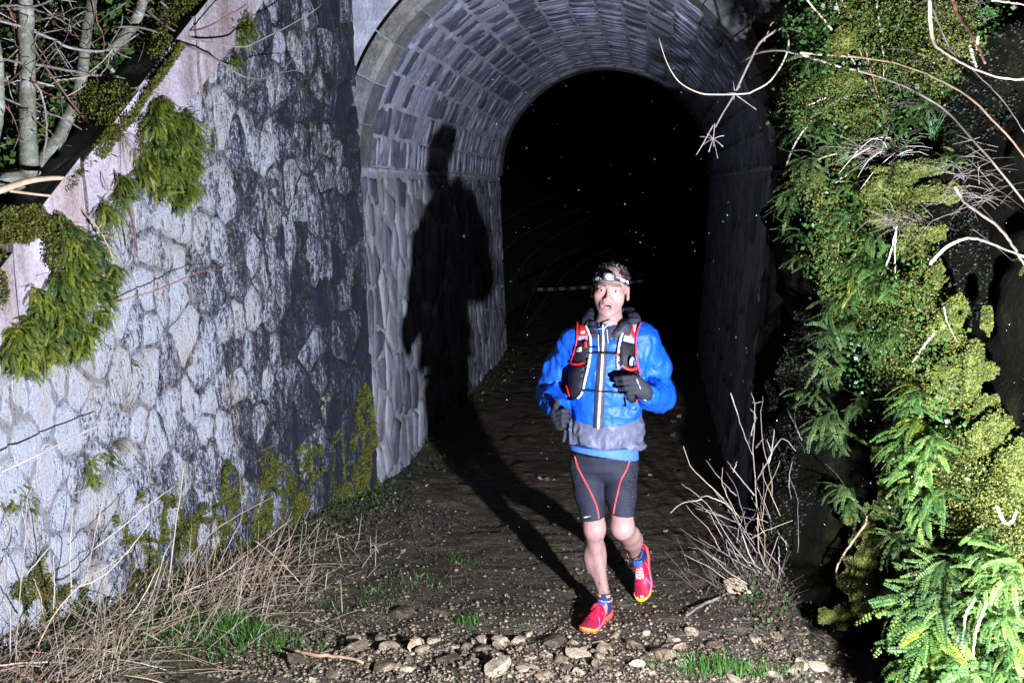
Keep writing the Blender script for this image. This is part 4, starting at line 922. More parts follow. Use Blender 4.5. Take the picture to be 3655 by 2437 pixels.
RF += A4([(1080, 190, 24, .12, .22, .30, 1), (1220, 230, 22, .12, .22, .32, 1), (1120, 330, 22, .12, .20, .30, 1), (1250, 420, 20, .12, .20, .30, 1), (1150, 520, 18, .10, .18, .28, 1), (720, 420, 18, .10, .17, .10, 2), (740, 540, 12, .08, .14, .10, 2), (1050, 700, 16, .14, .24, .14, 2), (1200, 760, 14, .14, .22, .18, 2), (1300, 900, 24, .18, .32, .26, 2), (1250, 1010, 24, .18, .34, .28, 2), (1200, 1120, 26, .18, .34, .30, 1), (1280, 1230, 26, .18, .34, .32, 1), (1200, 1350, 26, .16, .32, .32, 1), (1300, 1440, 26, .16, .30, .34, 1), (1150, 1480, 22, .16, .28, .32, 1), (1350, 1100, 20, .16, .28, .3, 2),
          (1560, 680, 20, .10, .18, .42, 1), (1640, 780, 22, .10, .18, .46, 1), (1580, 900, 22, .10, .18, .45, 1), (1680, 950, 20, .10, .18, .5, 1), (1560, 1080, 20, .10, .18, .44, 1), (1660, 1180, 20, .10, .18, .48, 1), (1720, 1350, 16, .09, .15, .46, 1), (1640, 1500, 20, .10, .18, .42, 1), (1450, 1520, 20, .12, .22, .38, 1)])
CL = [(4, 'dark green fern clump at the top of the right wall behind the umbel stalk'), (6, 'dark green fern clump left of the straw nest on the right wall'), (1, 'small bright fern between the moss cushions, upper right wall'), (3, 'dark drooping fern clump at the left rim of the right wall'), (2, 'upright yellow green fern beside the big yellow moss cushion'), (2, 'round-leaved green plant beside the straw nest'),
      (2, 'small dark fern below the drooping clump at the left rim'), (2, 'bright leafy fern under the big yellow moss cushion'), (8, 'largest bright fern clump in the middle of the right wall'), (3, 'bright fern clump just below the largest one'), (3, 'dark comb of horizontal fronds on the shaded wall, upper of two'), (1, 'tiny dark fern on the shaded wall above the dead shrub'), (2, 'dark comb of horizontal fronds on the shaded wall, lower of two'), (1, 'thin grey fern between the combs and the bright ferns'), (5, 'bright yellow green fern clump beside the lower moss'),
      (5, 'very bright fern clump at the lower right, above the long fronds'), (2, 'dim fern hanging in the dark above the pear-shaped moss'), (2, 'dim long fronds right of the pear-shaped moss'), (8, 'mass of long green fronds along the bottom right'), (9, 'glaring white-lit fern in the lower right corner')]
CLI = [i for i, (n_, _) in enumerate(CL) for _ in range(n_)]; roots = {}
for k, (x, y, n, l0, l1, o, kd) in enumerate(RF):
    ci = CLI[min(k, len(CLI)-1)]; o = o*(.82 if o > .4 else 1.7 if o < .15 else 1.15)
    for rep_ in range(2):
        jx, jy = (0, 0) if rep_ == 0 else (rg.normal(0, 28), rg.normal(0, 28))
        roots[ci] = fern(rwp(x+jx, y+jy, o+rg.uniform(-.03, .03)), RN+np.array([0, -.5, 0]), max(8, int(n*.8)), l0*.7, l1*.85, CL[ci][1], None, (FR3 if rg.random() < .92 else FR1) if kd == 1 else FR2, 1.15, (-.15, -.30, -.05), .35 if y < 1900 else .15, roots.get(ci))
BAND = [(2790, 0), (3600, 0), (3420, 250), (3260, 480), (3230, 640), (3300, 800), (3330, 1000), (3400, 1300), (3480, 1650), (3655, 1750), (3655, 2437), (3230, 2437), (3190, 2050), (3160, 1750), (3090, 1450), (2960, 1100), (2880, 800), (2800, 500)]
rb = np.random.default_rng(91); q = np.array(in_poly(BAND, 15000, rb)); w_ = fbm(np.column_stack([q/260., 0*q[:, 0]]), 1.0, 4, 9); q = q[w_ > -.22]
Pq = rwp_many(q, .10+.20*rb.random(len(q))**1.5); Pq += .03*rb.normal(size=Pq.shape)
cloud_obj('ground_cover', Pq, np.tile([-.5, -1., .2], (len(Pq), 1)), .020, M_WEED, rb, 'small green leaves filling the gaps between ferns on the right wall', .9, .4)
q2 = np.array(in_poly(BAND, 9000, rb)); w_ = fbm(np.column_stack([q2/180., 0*q2[:, 0]]), 1.0, 4, 29); q2 = q2[w_ > .05]
Pq = rwp_many(q2, .12+.18*rb.random(len(q2))); Pq = np.repeat(Pq, 14, 0); Pq += .022*rb.normal(size=Pq.shape)
cloud_obj('moss', Pq, np.tile([-.5, -1., .2], (len(Pq), 1)), .0085, M_MOSSD, rb, 'loose pale moss between the ferns of the right wall', .9, .4)
fill = thing('fern_clump', 'scattered single fern fronds between the clumps all over the right wall', 'fern', tuple(rwp(3050, 1000, .15)))
for x, y in in_poly(BAND, 24, rb): fern(rwp(x, y, rb.uniform(.12, .28)), RN+np.array([0, -.5, 0]), 12, .08, .17, '', None, FR3 if rb.random() < .6 else FR2, .9, (-.15, -.3, -.05), .35, fill)
# the bank goes on past the picture edge
n = 26000; t_ = rb.uniform(2.15, 4.6, n); z_ = rb.uniform(0, 3.5, n); p = rw_pt(t_, z_); mk = fbm(p, 2.4, 4, 71) > -.05; p = p[mk]+RN*(.10*rb.random((mk.sum(), 1))**2)
cloud_obj('moss', p, np.tile(RN, (len(p), 1)), .013, M_MOSSD, rb, 'dim moss over the right wall towards the picture edge', .9, .4)
edge = thing('fern_clump', 'sparse dim ferns on the dark wall at the right picture edge', 'fern', tuple(rw_pt(np.array(2.6), np.array(1.5))))
for k in range(16): fern(rw_pt(np.array(rb.uniform(2.3, 4.4)), np.array(rb.uniform(.2, 3.0))), RN, 11, .08, .17, '', None, FR2, 1., (0, -.2, -.1), .35, edge)
SR = [(A2([(90, 440), (200, 370), (380, 355), (560, 400), (780, 470), (1000, 520), (1200, 590), (1400, 690), (1540, 790), (1740, 1010), (1900, 1200), (2060, 1400), (2200, 1600)]), .30, .0055, 'long arching pale stem crossing the right wall, lower of two', M_STRAW), (A2([(500, 370), (800, 395), (1100, 425), (1320, 490), (1540, 590), (1720, 710), (1880, 870), (2060, 1080), (2200, 1300)]), .32, .0050, 'long arching tan stem crossing the right wall, upper of two', M_STRAWO),
      (A2([(530, -20), (700, 180), (820, 350), (920, 500), (965, 580)]), .26, .0042, 'straight dead stem at the top right, leftmost of four', M_STRAWO), (A2([(735, -20), (830, 220), (920, 360), (990, 520)]), .26, .0038, 'straight dead stem at the top right, second of four', M_STRAWO), (A2([(785, -20), (880, 170), (960, 350), (990, 480), (1050, 680)]), .26, .0042, 'straight dead stem at the top right, third of four', M_STRAWO), (A2([(1028, -20), (1060, 200), (1085, 420), (1085, 600)]), .26, .0036, 'upright dead stem at the top right, rightmost of four', M_STRAW),
      (A2([(1405, -20), (1415, 200), (1450, 310), (1560, 390), (1700, 470), (1900, 540), (2090, 557)]), .52, .0068, 'thick bright bent branch at the top right edge', M_STRAWO), (A2([(1568, -20), (1600, 90), (1680, 210), (1740, 320), (1795, 445)]), .54, .0062, 'short bright branch slanting down at the top right', M_REDTWIG), (A2([(1690, 320), (1710, 400), (1740, 470)]), .54, .0050, 'stubby bright side shoot at the top right', M_STRAWO), (A2([(1745, 255), (1738, 345)]), .54, .0045, 'tiny bright bud shoot at the top right', M_STRAWO), (A2([(1850, 0), (2080, 32)]), .5, .004, 'thin pale stem in the top right corner', M_STRAWO),
      (A2([(1420, 40), (1500, 230), (1560, 360), (1700, 480), (1900, 680), (2080, 940)]), .38, .0030, 'thin grey stem behind the thick bright branch', M_TWIG), (A2([(1580, 1300), (1640, 1400), (1750, 1480), (1900, 1600), (1990, 1720), (2100, 1900)]), .50, .0058, 'crooked pale branch at the right edge, middle height', M_STRAW), (A3([(1255, 420), (1330, 340), (1420, 280), (1520, 260), (1650, 300), (1850, 380)]), .50, .0060, 'arched pale branch meeting the crooked one at the right edge', M_STRAW),
      (A2([(550, 740), (700, 680), (830, 662), (910, 665)]), .24, .0038, 'short pale stem sticking out left from the upper moss', M_STRAW), (A2([(405, 1160), (460, 1020), (560, 870), (700, 740), (850, 670), (960, 668)]), .24, .0040, 'drooping pale stem bending down left from the moss', M_STRAW), (A2([(555, 1150), (700, 1090), (900, 1060), (1010, 1045)]), .26, .0042, 'pale stem pointing left from the straw nest', M_STRAW), (A2([(745, 1280), (900, 1190), (1200, 1130)]), .28, .0036, 'thin straight stem below the straw nest', M_STRAW), (A2([(780, 1272), (890, 1275)]), .30, .0032, 'short cut straw below the straw nest', M_STRAW),
      (A4([(825, 570), (815, 620), (730, 740), (660, 850), (645, 920), (690, 1025)]), .22, .0050, 'curved brown twig hanging in front of the dark wall, lower right', M_STRAWO), (A3([(1280, 850), (1215, 930), (1170, 1000), (1125, 1045)]), .30, .0048, 'short bright root among the moss on the right wall', M_STRAW), (A3([(1340, 685), (1360, 780), (1420, 905)]), .28, .0034, 'single pale grass blade on the right wall moss', M_STRAW), (A3([(685, 270), (675, 400), (620, 460), (585, 512)]), .28, .0030, 'thin forked twig hanging left of the ferns', M_STRAW),
      (A3([(1050, 180), (1000, 380), (930, 560)]), .30, .0040, 'pair of pale stems draped down over the ferns, left one', M_STRAW), (A3([(1045, 190), (1035, 350), (1040, 520)]), .30, .0036, 'pair of pale stems draped down over the ferns, right one', M_STRAW), (A4([(1600, 510), (1645, 600), (1690, 605), (1720, 540)]), .55, .0055, 'bright hooked root at the right edge above the near ferns', M_STRAW), (A4([(1545, 1080), (1480, 1250), (1460, 1420)]), .55, .0045, 'bright dangling stem over the near ferns', M_STRAW), (A4([(1480, 1060), (1420, 1150), (1408, 1250)]), .52, .0050, 'short thick bright stem over the near ferns', M_STRAW)]
for pts, off, r_, lab, mat in SR: pole('dry_stalk', [rwp(x, y, off) for x, y in pts], [r_, r_, r_*.8, r_*.5], mat, lab, 'stem', None, 30, 6, .001)
M_STRAWD = leaf_mat('weathered straw', (.07, .05, .035), (.16, .125, .095), (.30, .25, .20), .7, 9, .05, .3)
def nest(cx, cy, rx, rz, n, nm, off=.22, mat=M_STRAWD, ln=(.06, .2), r0=.0011):
    b = MB(); c0 = rwp(cx, cy, off); sc = np.linalg.norm(c0-CAMP)/FPX
    for k in range(n):
        p0 = RT*rg.normal(0, rx*sc*.6)+np.array([0, 0, rg.normal(0, rz*sc*.5)])+RN*rg.normal(0, .03); a = rg.normal(0, .55)+(math.pi if rg.random() < .65 else 0); L = rg.uniform(*ln)
        d = RT*math.cos(a)+np.array([0, 0, 1.])*math.sin(a)*.8-np.array([0, .3, 0])*rg.random(); bend = rg.normal(0, .5, 3); sag = rg.uniform(-.1, .35)
        b.put(*tube_vf(smooth_path([p0, p0+d*L*.5+bend*L*.25, p0+d*L+np.array([0, 0, -sag*L])+bend*L*.25], 5), [r0, r0, r0*.9, r0*.7, r0*.4], 3, False))
    add('straw_tuft', b.mesh('straw_tuft', [mat]), None, tuple(c0), nm, 'straw tuft', None, 'thing')
nest(2600+1130*K2, 1060*K2, 190*K2, 60*K2, 90, 'nest of dry straw on the ledge of the right wall', .24, M_STRAWD, (.05, .18), .0013)
nest(2600+1150*K2, 1050*K2, 190*K2, 60*K2, 9, 'few pale straws lying over the straw nest', .27, M_STRAW, (.08, .2), .0014)
for cx, cy, rx, rz, n, nm in ((1520, 420, 130, 60, 45, 'dim dry grass tuft behind the bright branch'), (1750, 1250, 150, 190, 60, 'dim dry grass hanging at the right edge'), (1330, 760, 160, 60, 50, 'dim dry grass hanging over the dark ledge'), (1650, 60, 170, 60, 50, 'dim dry grass in the top right corner')):
    nest(2600+cx*K2, cy*K2, rx*K2, rz*K2, n, nm, .12)
nest(2600+1120*K3, 700+150*K3, 110*K3, 50*K3, 60, 'dry straw tuft over the ferns in the middle of the right wall', .26, M_STRAWD, (.05, .14))
for cx, cy, nm in ((1390, 230, 'green grass blades high on the right wall'), (1260, 320, 'green grass blades below the highest grass on the right wall'), (1430, 960, 'green grass blades beside the straw nest on the right wall')):
    x, y = 2600+cx*K2, cy*K2; tuft('grass_tuft', rwp(x, y, .16), 26, (-.1, -.2, 1), .4, .06, .13, .0016, M_GRASS, nm, 'grass tuft', .1)
# dried umbel and the bramble beside it, hanging in front of the arch
YU = 4.7
um = thing('dried_umbel', 'dry umbel stalk hanging diagonally in front of the dark arch', 'dead plant', tuple(on_y(2988, 5, YU))); UL = loc_of(um)
def upart(name, pts, r_, mat, n=20): 
    pp = smooth_path([on_y(u, v, YU) for u, v in pts], n); V, F = tube_vf(pp-UL, np.interp(np.linspace(0, 1, n), np.linspace(0, 1, len(r_)), r_), 6); add(name, mesh_of(name, V, F, [mat], None, True), um)
upart('stalk', [(3050, -40), (2988, 5), (2926, 31), (2830, 77), (2722, 143), (2677, 219), (2622, 335), (2580, 405), (2553, 455)], [.0085, .0075, .0065, .005, .0035], M_TWIG, 30)
U4 = lambda u, v: (1200+u*.6378, v*.6378)
upart('stalk', [U4(2110, 700), U4(2050, 810), U4(2015, 868)], [.003, .002], M_TWIG, 8); upart('stalk', [U4(2118, 690), U4(2114, 740), U4(2110, 780)], [.003, .0025], M_TWIG, 8); upart('side_stem', [U4(2235, 530), U4(2290, 570), U4(2352, 615)], [.003, .002], M_TWIG, 8)
for e in ((2035, 765), (2170, 760), (2165, 822), (2135, 887), (2085, 852), (2052, 812), (2112, 822), (2075, 748)): upart('umbel_ray', [U4(2110, 780), ((U4(2110, 780)[0]+U4(*e)[0])/2, (U4(2110, 780)[1]+U4(*e)[1])/2-3), U4(*e)], [.0018, .0014, .0026], M_TWIG, 6)
for e in ((2222, 455), (2190, 520), (2225, 560), (2265, 480), (2250, 545)): upart('umbel_ray', [U4(2230, 520), U4(*e)], [.003, .0015], M_TWIG, 4)
pole('bramble', [on_y(u, v, YU-.03) for u, v in [U4(1805, 212), U4(1850, 350), U4(1920, 460), U4(2030, 520), U4(2130, 530), U4(2290, 525), (2690, 325), (2748, 291), (2794, 224), (2814, 168), (2812, 122), (2794, 97)]], [.0016, .003, .0038, .004, .0045], M_STRAWO, 'curved orange bramble looping beside the dried umbel', 'bramble', None, 40, 6)
pole('dry_stalk', [on_y(u, v, YU+.05) for u, v in ((2930, 60), (2860, 66), (2790, 76), (2755, 84), (2740, 120), (2728, 150))], [.004, .003, .002], M_STRAWO, 'thin brown shoot running beside the umbel stalk', 'stem', None, 18, 5)

# ------------------------------------------------------------------ beyond the tunnel
tape = thing('barrier_tape', 'black and white striped tape stretched across the path behind the runner', 'barrier tape', tuple(on_y(2200, 1000, 15.0))); q = loc_of(tape)
M_TW = plain_mat('tape white', (.16, .16, .19), .5, .05); M_TB = plain_mat('tape black', (.02, .02, .02), .5, .05)
a, b = on_y(1900, 1034, 15.4), on_y(2470, 972, 14.6); ns = 28
for k in range(ns):
    V = []
    for t in (k/ns, (k+1)/ns):
        c = a+(b-a)*t+np.array([0, 0, -.06*math.sin(math.pi*t)]); V += [c+[0, 0, -.022], c+[0, 0, .022], c+[0, .002, .022], c+[0, .002, -.022]]
    add('stripe', mesh_of('stripe', np.array(V)-q, [(0, 4, 5, 1), (1, 5, 6, 2), (2, 6, 7, 3), (3, 7, 4, 0)], [M_TW if k % 2 else M_TB]), tape)
M_FART = plain_mat('far twig', (.022, .02, .018), .7)
for k in range(26):
    sg = -1 if k % 2 else 1; x0 = XC+sg*rg.uniform(1.0, 2.6); y0 = rg.uniform(12.6, 17); p0 = np.array([x0, y0, max(0, (abs(x0-XC)-1.5)*.95)]); d = np.array([-sg*rg.uniform(.1, .8), rg.normal(0, .4), 1.0]); L = rg.uniform(.8, 2.2)
    pole('bare_sapling', [p0, p0+d*L*.5+rg.normal(0, .08, 3), p0+d*L+np.array([-sg*.3*L, 0, -.2*L])], [.006, .004, .0015], M_FART, 'thin bare sapling dimly seen beyond the tunnel', 'sapling', 'bare stems beyond the tunnel', 10, 4)
# drizzle caught in the flash
n = 330; Vd = []; Fd = []; k = 0
while k < n:
    px, py, d = rg.uniform(1500, 3650), rg.uniform(150, 2350), rg.uniform(2.2, 5.5)
    if px < 1750 and rg.random() < .6: continue
    if 2000 < px < 2400 and 930 < py: continue
    c = CAMP+ray(px, py)*d; r_ = rg.uniform(.0003, .0008)*(d/3.2)**.6; i = len(Vd); Vd += [c+np.array(e)*r_ for e in ((1, 0, 0), (-1, 0, 0), (0, 1, 0), (0, -1, 0), (.5, 0, 1.7), (-.5, 0, -1.7))]; Fd += [(i+a_, i+b_, i+c_) for a_, b_, c_ in T6.tolist()]; k += 1
o = add('drizzle', mesh_of('drizzle', Vd, Fd, [plain_mat('water drop', (.35, .5, .7), .3, .02, 20, 0, 0)], None, True), kind='stuff'); o['label'] = 'fine drizzle drops lit by the flash in the dark air'
# ================================================================== the runner
YR = 4.55
RO = np.array([-0.22, 4.50, float(ground_z(-0.22, 4.50))])
GR = RO[2]
def P(px, py, dy=0.0): return on_y(px, py, YR+dy)

class Sdf:
    """signed distance on a rectilinear grid, meshed with surface nets"""
    def __init__(s, xs, ys, zs):
        s.x, s.y, s.z = [np.asarray(a, np.float32) for a in (xs, ys, zs)]
        s.D = np.full((len(xs), len(ys), len(zs)), 0.5, np.float32)
    def box(s, lo_, hi):
        a = [slice(max(0, np.searchsorted(v, l)-1), np.searchsorted(v, h)+1) for v, l, h in zip((s.x, s.y, s.z), lo_, hi)]
        return tuple(a), s.x[a[0]][:, None, None], s.y[a[1]][None, :, None], s.z[a[2]][None, None, :]
    def merge(s, sl, d, k, sub=False):
        a = s.D[sl]
        if sub:
            d = -d
            if k > 0:
                h = np.clip(0.5-0.5*(a-d)/k, 0, 1); s.D[sl] = a*(1-h)+d*h+k*h*(1-h)
            else: s.D[sl] = np.maximum(a, d)
        elif k > 0:
            h = np.clip(0.5+0.5*(a-d)/k, 0, 1); s.D[sl] = a*(1-h)+d*h-k*h*(1-h)
        else: s.D[sl] = np.minimum(a, d)
    def cone(s, a, b, ra, rb, k=0.02, sub=False, m=0.07):
        a = np.asarray(a, float); b = np.asarray(b, float); r = max(ra, rb)+m
        sl, X, Y, Z = s.box(np.minimum(a, b)-r, np.maximum(a, b)+r); ab = b-a; L2 = float(ab@ab)+1e-9
        px, py, pz = X-a[0], Y-a[1], Z-a[2]
        h = np.clip((px*ab[0]+py*ab[1]+pz*ab[2])/L2, 0, 1)
        d = np.sqrt((px-h*ab[0])**2+(py-h*ab[1])**2+(pz-h*ab[2])**2)-(ra+(rb-ra)*h)
        s.merge(sl, d, k, sub)
    def chain(s, pts, rad, k=0.02):
        for i in range(len(pts)-1): s.cone(pts[i], pts[i+1], rad[i], rad[i+1], k)
    def ell(s, c, r, k=0.02, rot=None, sub=False, m=0.07):
        c = np.asarray(c, float); r = np.asarray(r, float); R_ = np.eye(3) if rot is None else np.asarray(rot)
        e = np.sqrt(((R_*r)**2).sum(1))+m
        sl, X, Y, Z = s.box(c-e, c+e); dx, dy, dz = X-c[0], Y-c[1], Z-c[2]
        q = [R_[0, i]*dx+R_[1, i]*dy+R_[2, i]*dz for i in range(3)]
        k0 = np.sqrt(sum((q[i]/r[i])**2 for i in range(3))); k1 = np.sqrt(sum((q[i]/r[i]**2)**2 for i in range(3)))+1e-6
        s.merge(sl, k0*(k0-1)/k1, k, sub)
    def stack(s, lev, k=0.02):
        """lev rows: z, cx, cy, a, b (elliptic section)"""
        lev = np.array(sorted(lev)); z0, z1 = lev[0, 0], lev[-1, 0]
        lo_ = [lev[:, 1].min()-lev[:, 3].max()-.06, lev[:, 2].min()-lev[:, 4].max()-.06, z0-.06]; hi = [lev[:, 1].max()+lev[:, 3].max()+.06, lev[:, 2].max()+lev[:, 4].max()+.06, z1+.06]
        sl, X, Y, Z = s.box(lo_, hi); it = [np.interp(Z, lev[:, 0], lev[:, i]) for i in range(1, 5)]
        q = np.sqrt(((X-it[0])/it[2])**2+((Y-it[1])/it[3])**2)
        d = (q-1)*np.minimum(it[2], it[3])*1.0
        d = np.maximum(d, np.maximum(z0-Z, Z-z1)); s.merge(sl, d, k)
    def mesh(s):
        D = s.D; In = D < 0; nx, ny, nz = D.shape
        cnt = np.zeros((nx-1, ny-1, nz-1), np.int8)
        for a in (0, 1):
            for b in (0, 1):
                for c in (0, 1): cnt += In[a:nx-1+a, b:ny-1+b, c:nz-1+c]
        I, J, K = np.nonzero((cnt > 0)&(cnt < 8)); idx = -np.ones(cnt.shape, np.int64); idx[I, J, K] = np.arange(len(I))
        acc = np.zeros((len(I), 3)); num = np.zeros(len(I))
        C = [(a, b, c) for a in (0, 1) for b in (0, 1) for c in (0, 1)]
        for p in C:
            for ax in range(3):
                if p[ax]: continue
                q = list(p); q[ax] = 1
                d0 = D[I+p[0], J+p[1], K+p[2]]; d1 = D[I+q[0], J+q[1], K+q[2]]; mk = (d0 < 0) != (d1 < 0)
                t = np.where(mk, d0/np.where(mk, d0-d1, 1), 0)
                A = np.stack([s.x[I+p[0]], s.y[J+p[1]], s.z[K+p[2]]], 1); B = np.stack([s.x[I+q[0]], s.y[J+q[1]], s.z[K+q[2]]], 1)
                acc += np.where(mk[:, None], A+(B-A)*t[:, None], 0); num += mk
        V = acc/num[:, None]; Fs = []
        for ax in range(3):
            sh = [slice(1, -1)]*3; s0 = list(sh); s1 = list(sh); s0[ax] = slice(0, -1); s1[ax] = slice(1, None)
            a, b = In[tuple(s0)], In[tuple(s1)]; I2 = np.nonzero(a != b); base = [I2[i]+(0 if i == ax else 1) for i in range(3)]
            u, v = [(1, 2), (2, 0), (0, 1)][ax]
            def cell(du, dv):
                g = [base[0].copy(), base[1].copy(), base[2].copy()]; g[u] = g[u]-du; g[v] = g[v]-dv; return idx[g[0], g[1], g[2]]
            q = np.stack([cell(1, 1), cell(0, 1), cell(0, 0), cell(1, 0)], 1)
            ins = a[I2]; q[~ins] = q[~ins][:, ::-1]; Fs.append(q)
        F = np.concatenate(Fs); F = F[(F >= 0).all(1)]
        return V, F
def relax(V, F, it=2, w=0.5):
    for _ in range(it):
        S = np.zeros_like(V); c = np.zeros(len(V))
        for a in range(4):
            for b in (1, 3):
                np.add.at(S, F[:, a], V[F[:, (a+b) % 4]]); np.add.at(c, F[:, a], 1)
        V = V*(1-w)+w*S/np.maximum(c, 1)[:, None]
    return V
def ax(a, b, st): return np.arange(a, b+st, st)
def submesh(V, F, keep):
    f = F[keep]; u, inv = np.unique(f, return_inverse=True); return V[u], inv.reshape(f.shape)

person = thing('person', 'runner in blue jacket, black shorts and red shoes running out of the tunnel', 'person', tuple(RO))
def part(name, V, F, mats, parent=None, smooth=True, label=None, fm=None):
    return add(name, mesh_of(name, np.asarray(V)-RO, F, mats, fm, smooth), parent if parent is not None else person, label=label)

# ------------------------------------------------------------------ joints (photo pixel, depth from YR)
HEAD = P(2179, 1036, -0.03)
SHL, SHR = P(2058, 1222, 0.02), P(2288, 1216, 0.02)
ELL, ELR = P(1968, 1398, 0.12), P(2350, 1412, 0.07)
WRL, WRR = P(1985, 1462, -0.10), P(2312, 1408, -0.16)
PEL = P(2152, 1640, 0.04)
HPL, HPR = P(2098, 1668, 0.04), P(2212, 1672, 0.04)
KNL, KNR = P(2122, 1884, -0.05), P(2222, 1880, -0.09)
CAL, CAR = P(2123, 1985, 0.02), P(2252, 1925, 0.12)
toeL = on_z(2080, 2262, GR+.01); dirL = np.array([-.40, -.92, 0]); dirL /= np.linalg.norm(dirL)
OL = toeL-dirL*.285; OL[2] = GR+.002
RmL = np.stack([np.cross(dirL, [0, 0, 1]), dirL, [0, 0, 1]], 1)
toeR = P(2296, 2146, .24); dR = toeR-P(2291, 1978, .33); dR /= np.linalg.norm(dR)
zR = np.array([-.30, -1.0, .10]); zR = zR-dR*(zR@dR); zR /= np.linalg.norm(zR)
RmR = np.stack([np.cross(dR, zR), dR, zR], 1); ORr = toeR-dR*.285-zR*.02
ANL = OL+dirL*.055+np.array([0, 0, .104]); ANR = ORr+RmR@np.array([0, .050, .125])
hy, hp_, hr = R(-3), R(-4), R(-3)
RH = np.array(Matrix.Rotation(hy, 3, 'Z') @ Matrix.Rotation(hp_, 3, 'X') @ Matrix.Rotation(-hr, 3, 'Y'))
HS = 1.0
def hd(x, y, z): return HEAD+HS*(RH@np.array([x, y, z]))

# ------------------------------------------------------------------ body: one continuous skin
xs = axis_pts([(HEAD[0]-.42, HEAD[0]-.115, .009), (HEAD[0]-.115, HEAD[0]+.115, .0034), (HEAD[0]+.115, HEAD[0]+.40, .009)])
ys = axis_pts([(YR-.28, YR-.16, .009), (YR-.16, YR+.13, .0036), (YR+.13, YR+.46, .009)])
zs = axis_pts([(GR+.02, HEAD[2]-.15, .007), (HEAD[2]-.15, HEAD[2]+.15, .0034)])
B = Sdf(xs, ys, zs)
B.ell(hd(0, .022, .040), (.077, .097, .080), .02, RH)
B.ell(hd(0, -.020, -.020), (.0615, .076, .080), .03, RH)
B.ell(hd(0, -.040, -.078), (.040, .048, .036), .03, RH)
B.ell(hd(0, -.080, -.105), (.022, .017, .016), .02, RH)
for sx in (-1, 1):
    B.ell(hd(.045*sx, -.056, -.022), (.020, .020, .016), .03, RH)
    B.cone(hd(.014*sx, -.087, .0215), hd(.047*sx, -.074, .0210), .0085, .0080, .016)
    B.ell(hd(.0315*sx, -.106, .000), (.019, .0175, .0135), .012, RH, True)
    B.chain([hd(.0165*sx, -.085, .000), hd(.0250*sx, -.0900, .0072), hd(.0340*sx, -.0890, .0082), hd(.0465*sx, -.079, .0012)], [.0030, .0036, .0036, .0030], .004)
    B.chain([hd(.0165*sx, -.085, .000), hd(.0250*sx, -.0875, -.0066), hd(.0340*sx, -.0870, -.0072), hd(.0465*sx, -.079, .0005)], [.0030, .0034, .0034, .0030], .005)
    B.cone(hd(.043*sx, -.036, -.050), hd(.025*sx, -.060, -.092), .015, .012, .03)   # jaw
    e = np.array(Matrix.Rotation(R(22)*sx, 3, 'Z'))
    B.ell(hd(.0795*sx, .008, -.010), (.009, .022, .034), .006, RH@e)
    B.ell(hd(.088*sx, -.001, -.006), (.008, .011, .020), .005, RH@e, True)
B.cone(hd(0, -.091, .016), hd(0, -.111, -.029), .0068, .0085, .012)
B.ell(hd(0, -.112, -.033), (.0095, .0095, .0085), .008, RH)
for sx in (-1, 1):
    B.ell(hd(.0125*sx, -.103, -.037), (.0075, .010, .0075), .006, RH)
    B.ell(hd(.0065*sx, -.111, -.0455), (.0035, .006, .004), .003, RH, True)
B.ell(hd(0, -.086, -.064), (.033, .020, .026), .02, RH)
for sx in (-1, 1):
    B.chain([hd(.0255*sx, -.090, -.0690), hd(.012*sx, -.1035, -.0585), hd(0, -.1045, -.0600)], [.0042, .0062, .0060], .005)
    B.chain([hd(.0255*sx, -.090, -.0700), hd(.012*sx, -.1000, -.0820), hd(0, -.1010, -.0835)], [.0042, .0068, .0072], .005)
B.ell(hd(0, -.104, -.0705), (.0205, .020, .0088), .003, RH, True)
NB = P(2174, 1190, 0.01)
B.cone(hd(0, .034, -.06), NB+[0, .015, 0], .052, .058, .02)
B.cone(NB, P(2155, 1330, 0), .07, .115, .05); B.cone(P(2155, 1330, 0), PEL, .105, .080, .05)
for sh, el, wr in ((SHL, ELL, WRL), (SHR, ELR, WRR)):
    B.cone(NB, sh, .06, .05, .04); B.cone(sh, el, .05, .04, .02); B.cone(el, wr, .04, .028, .02)
B.cone(HPL, KNL, .066, .047, .03); B.cone(HPR, KNR, .066, .047, .03); B.cone(HPL+[0, 0, .01], HPR+[0, 0, .01], .066, .066, .03)
# planted leg
B.ell(P(2121, 1895, -.076), (.024, .018, .030), .04)
B.cone(KNL, CAL, .043, .040, .04); B.ell(P(2104, 1976, .03), (.024, .032, .095), .04); B.ell(P(2143, 1990, .03), (.023, .032, .090), .04)
B.cone(CAL, ANL, .039, .0265, .03); B.cone(P(2120, 1925, -.050), ANL+[0, -.022, .05], .013, .009, .03)
B.ell(ANL+np.array([.027, 0, -.012]), (.012, .014, .016), .012); B.ell(ANL+np.array([-.027, 0, -.006]), (.012, .014, .016), .012)
B.cone(ANL, ANL+np.array([-.01, -.04, -.06]), .0275, .024, .02)
# trailing leg
B.ell(P(2221, 1892, -.110), (.024, .018, .030), .04)
B.cone(KNR, CAR, .046, .046, .04); B.cone(CAR, ANR, .046, .027, .03); B.cone(P(2258, 1905, .04), P(2268, 1935, .16), .030, .026, .04)
B.cone(P(2224, 1905, -.07), ANR+[-.008, -.02, .03], .015, .009, .03)
B.cone(ANR, ORr+RmR@np.array([0, .08, .05]), .0275, .024, .02)
V, F = B.mesh(); V = relax(V, F, 4, 0.5)
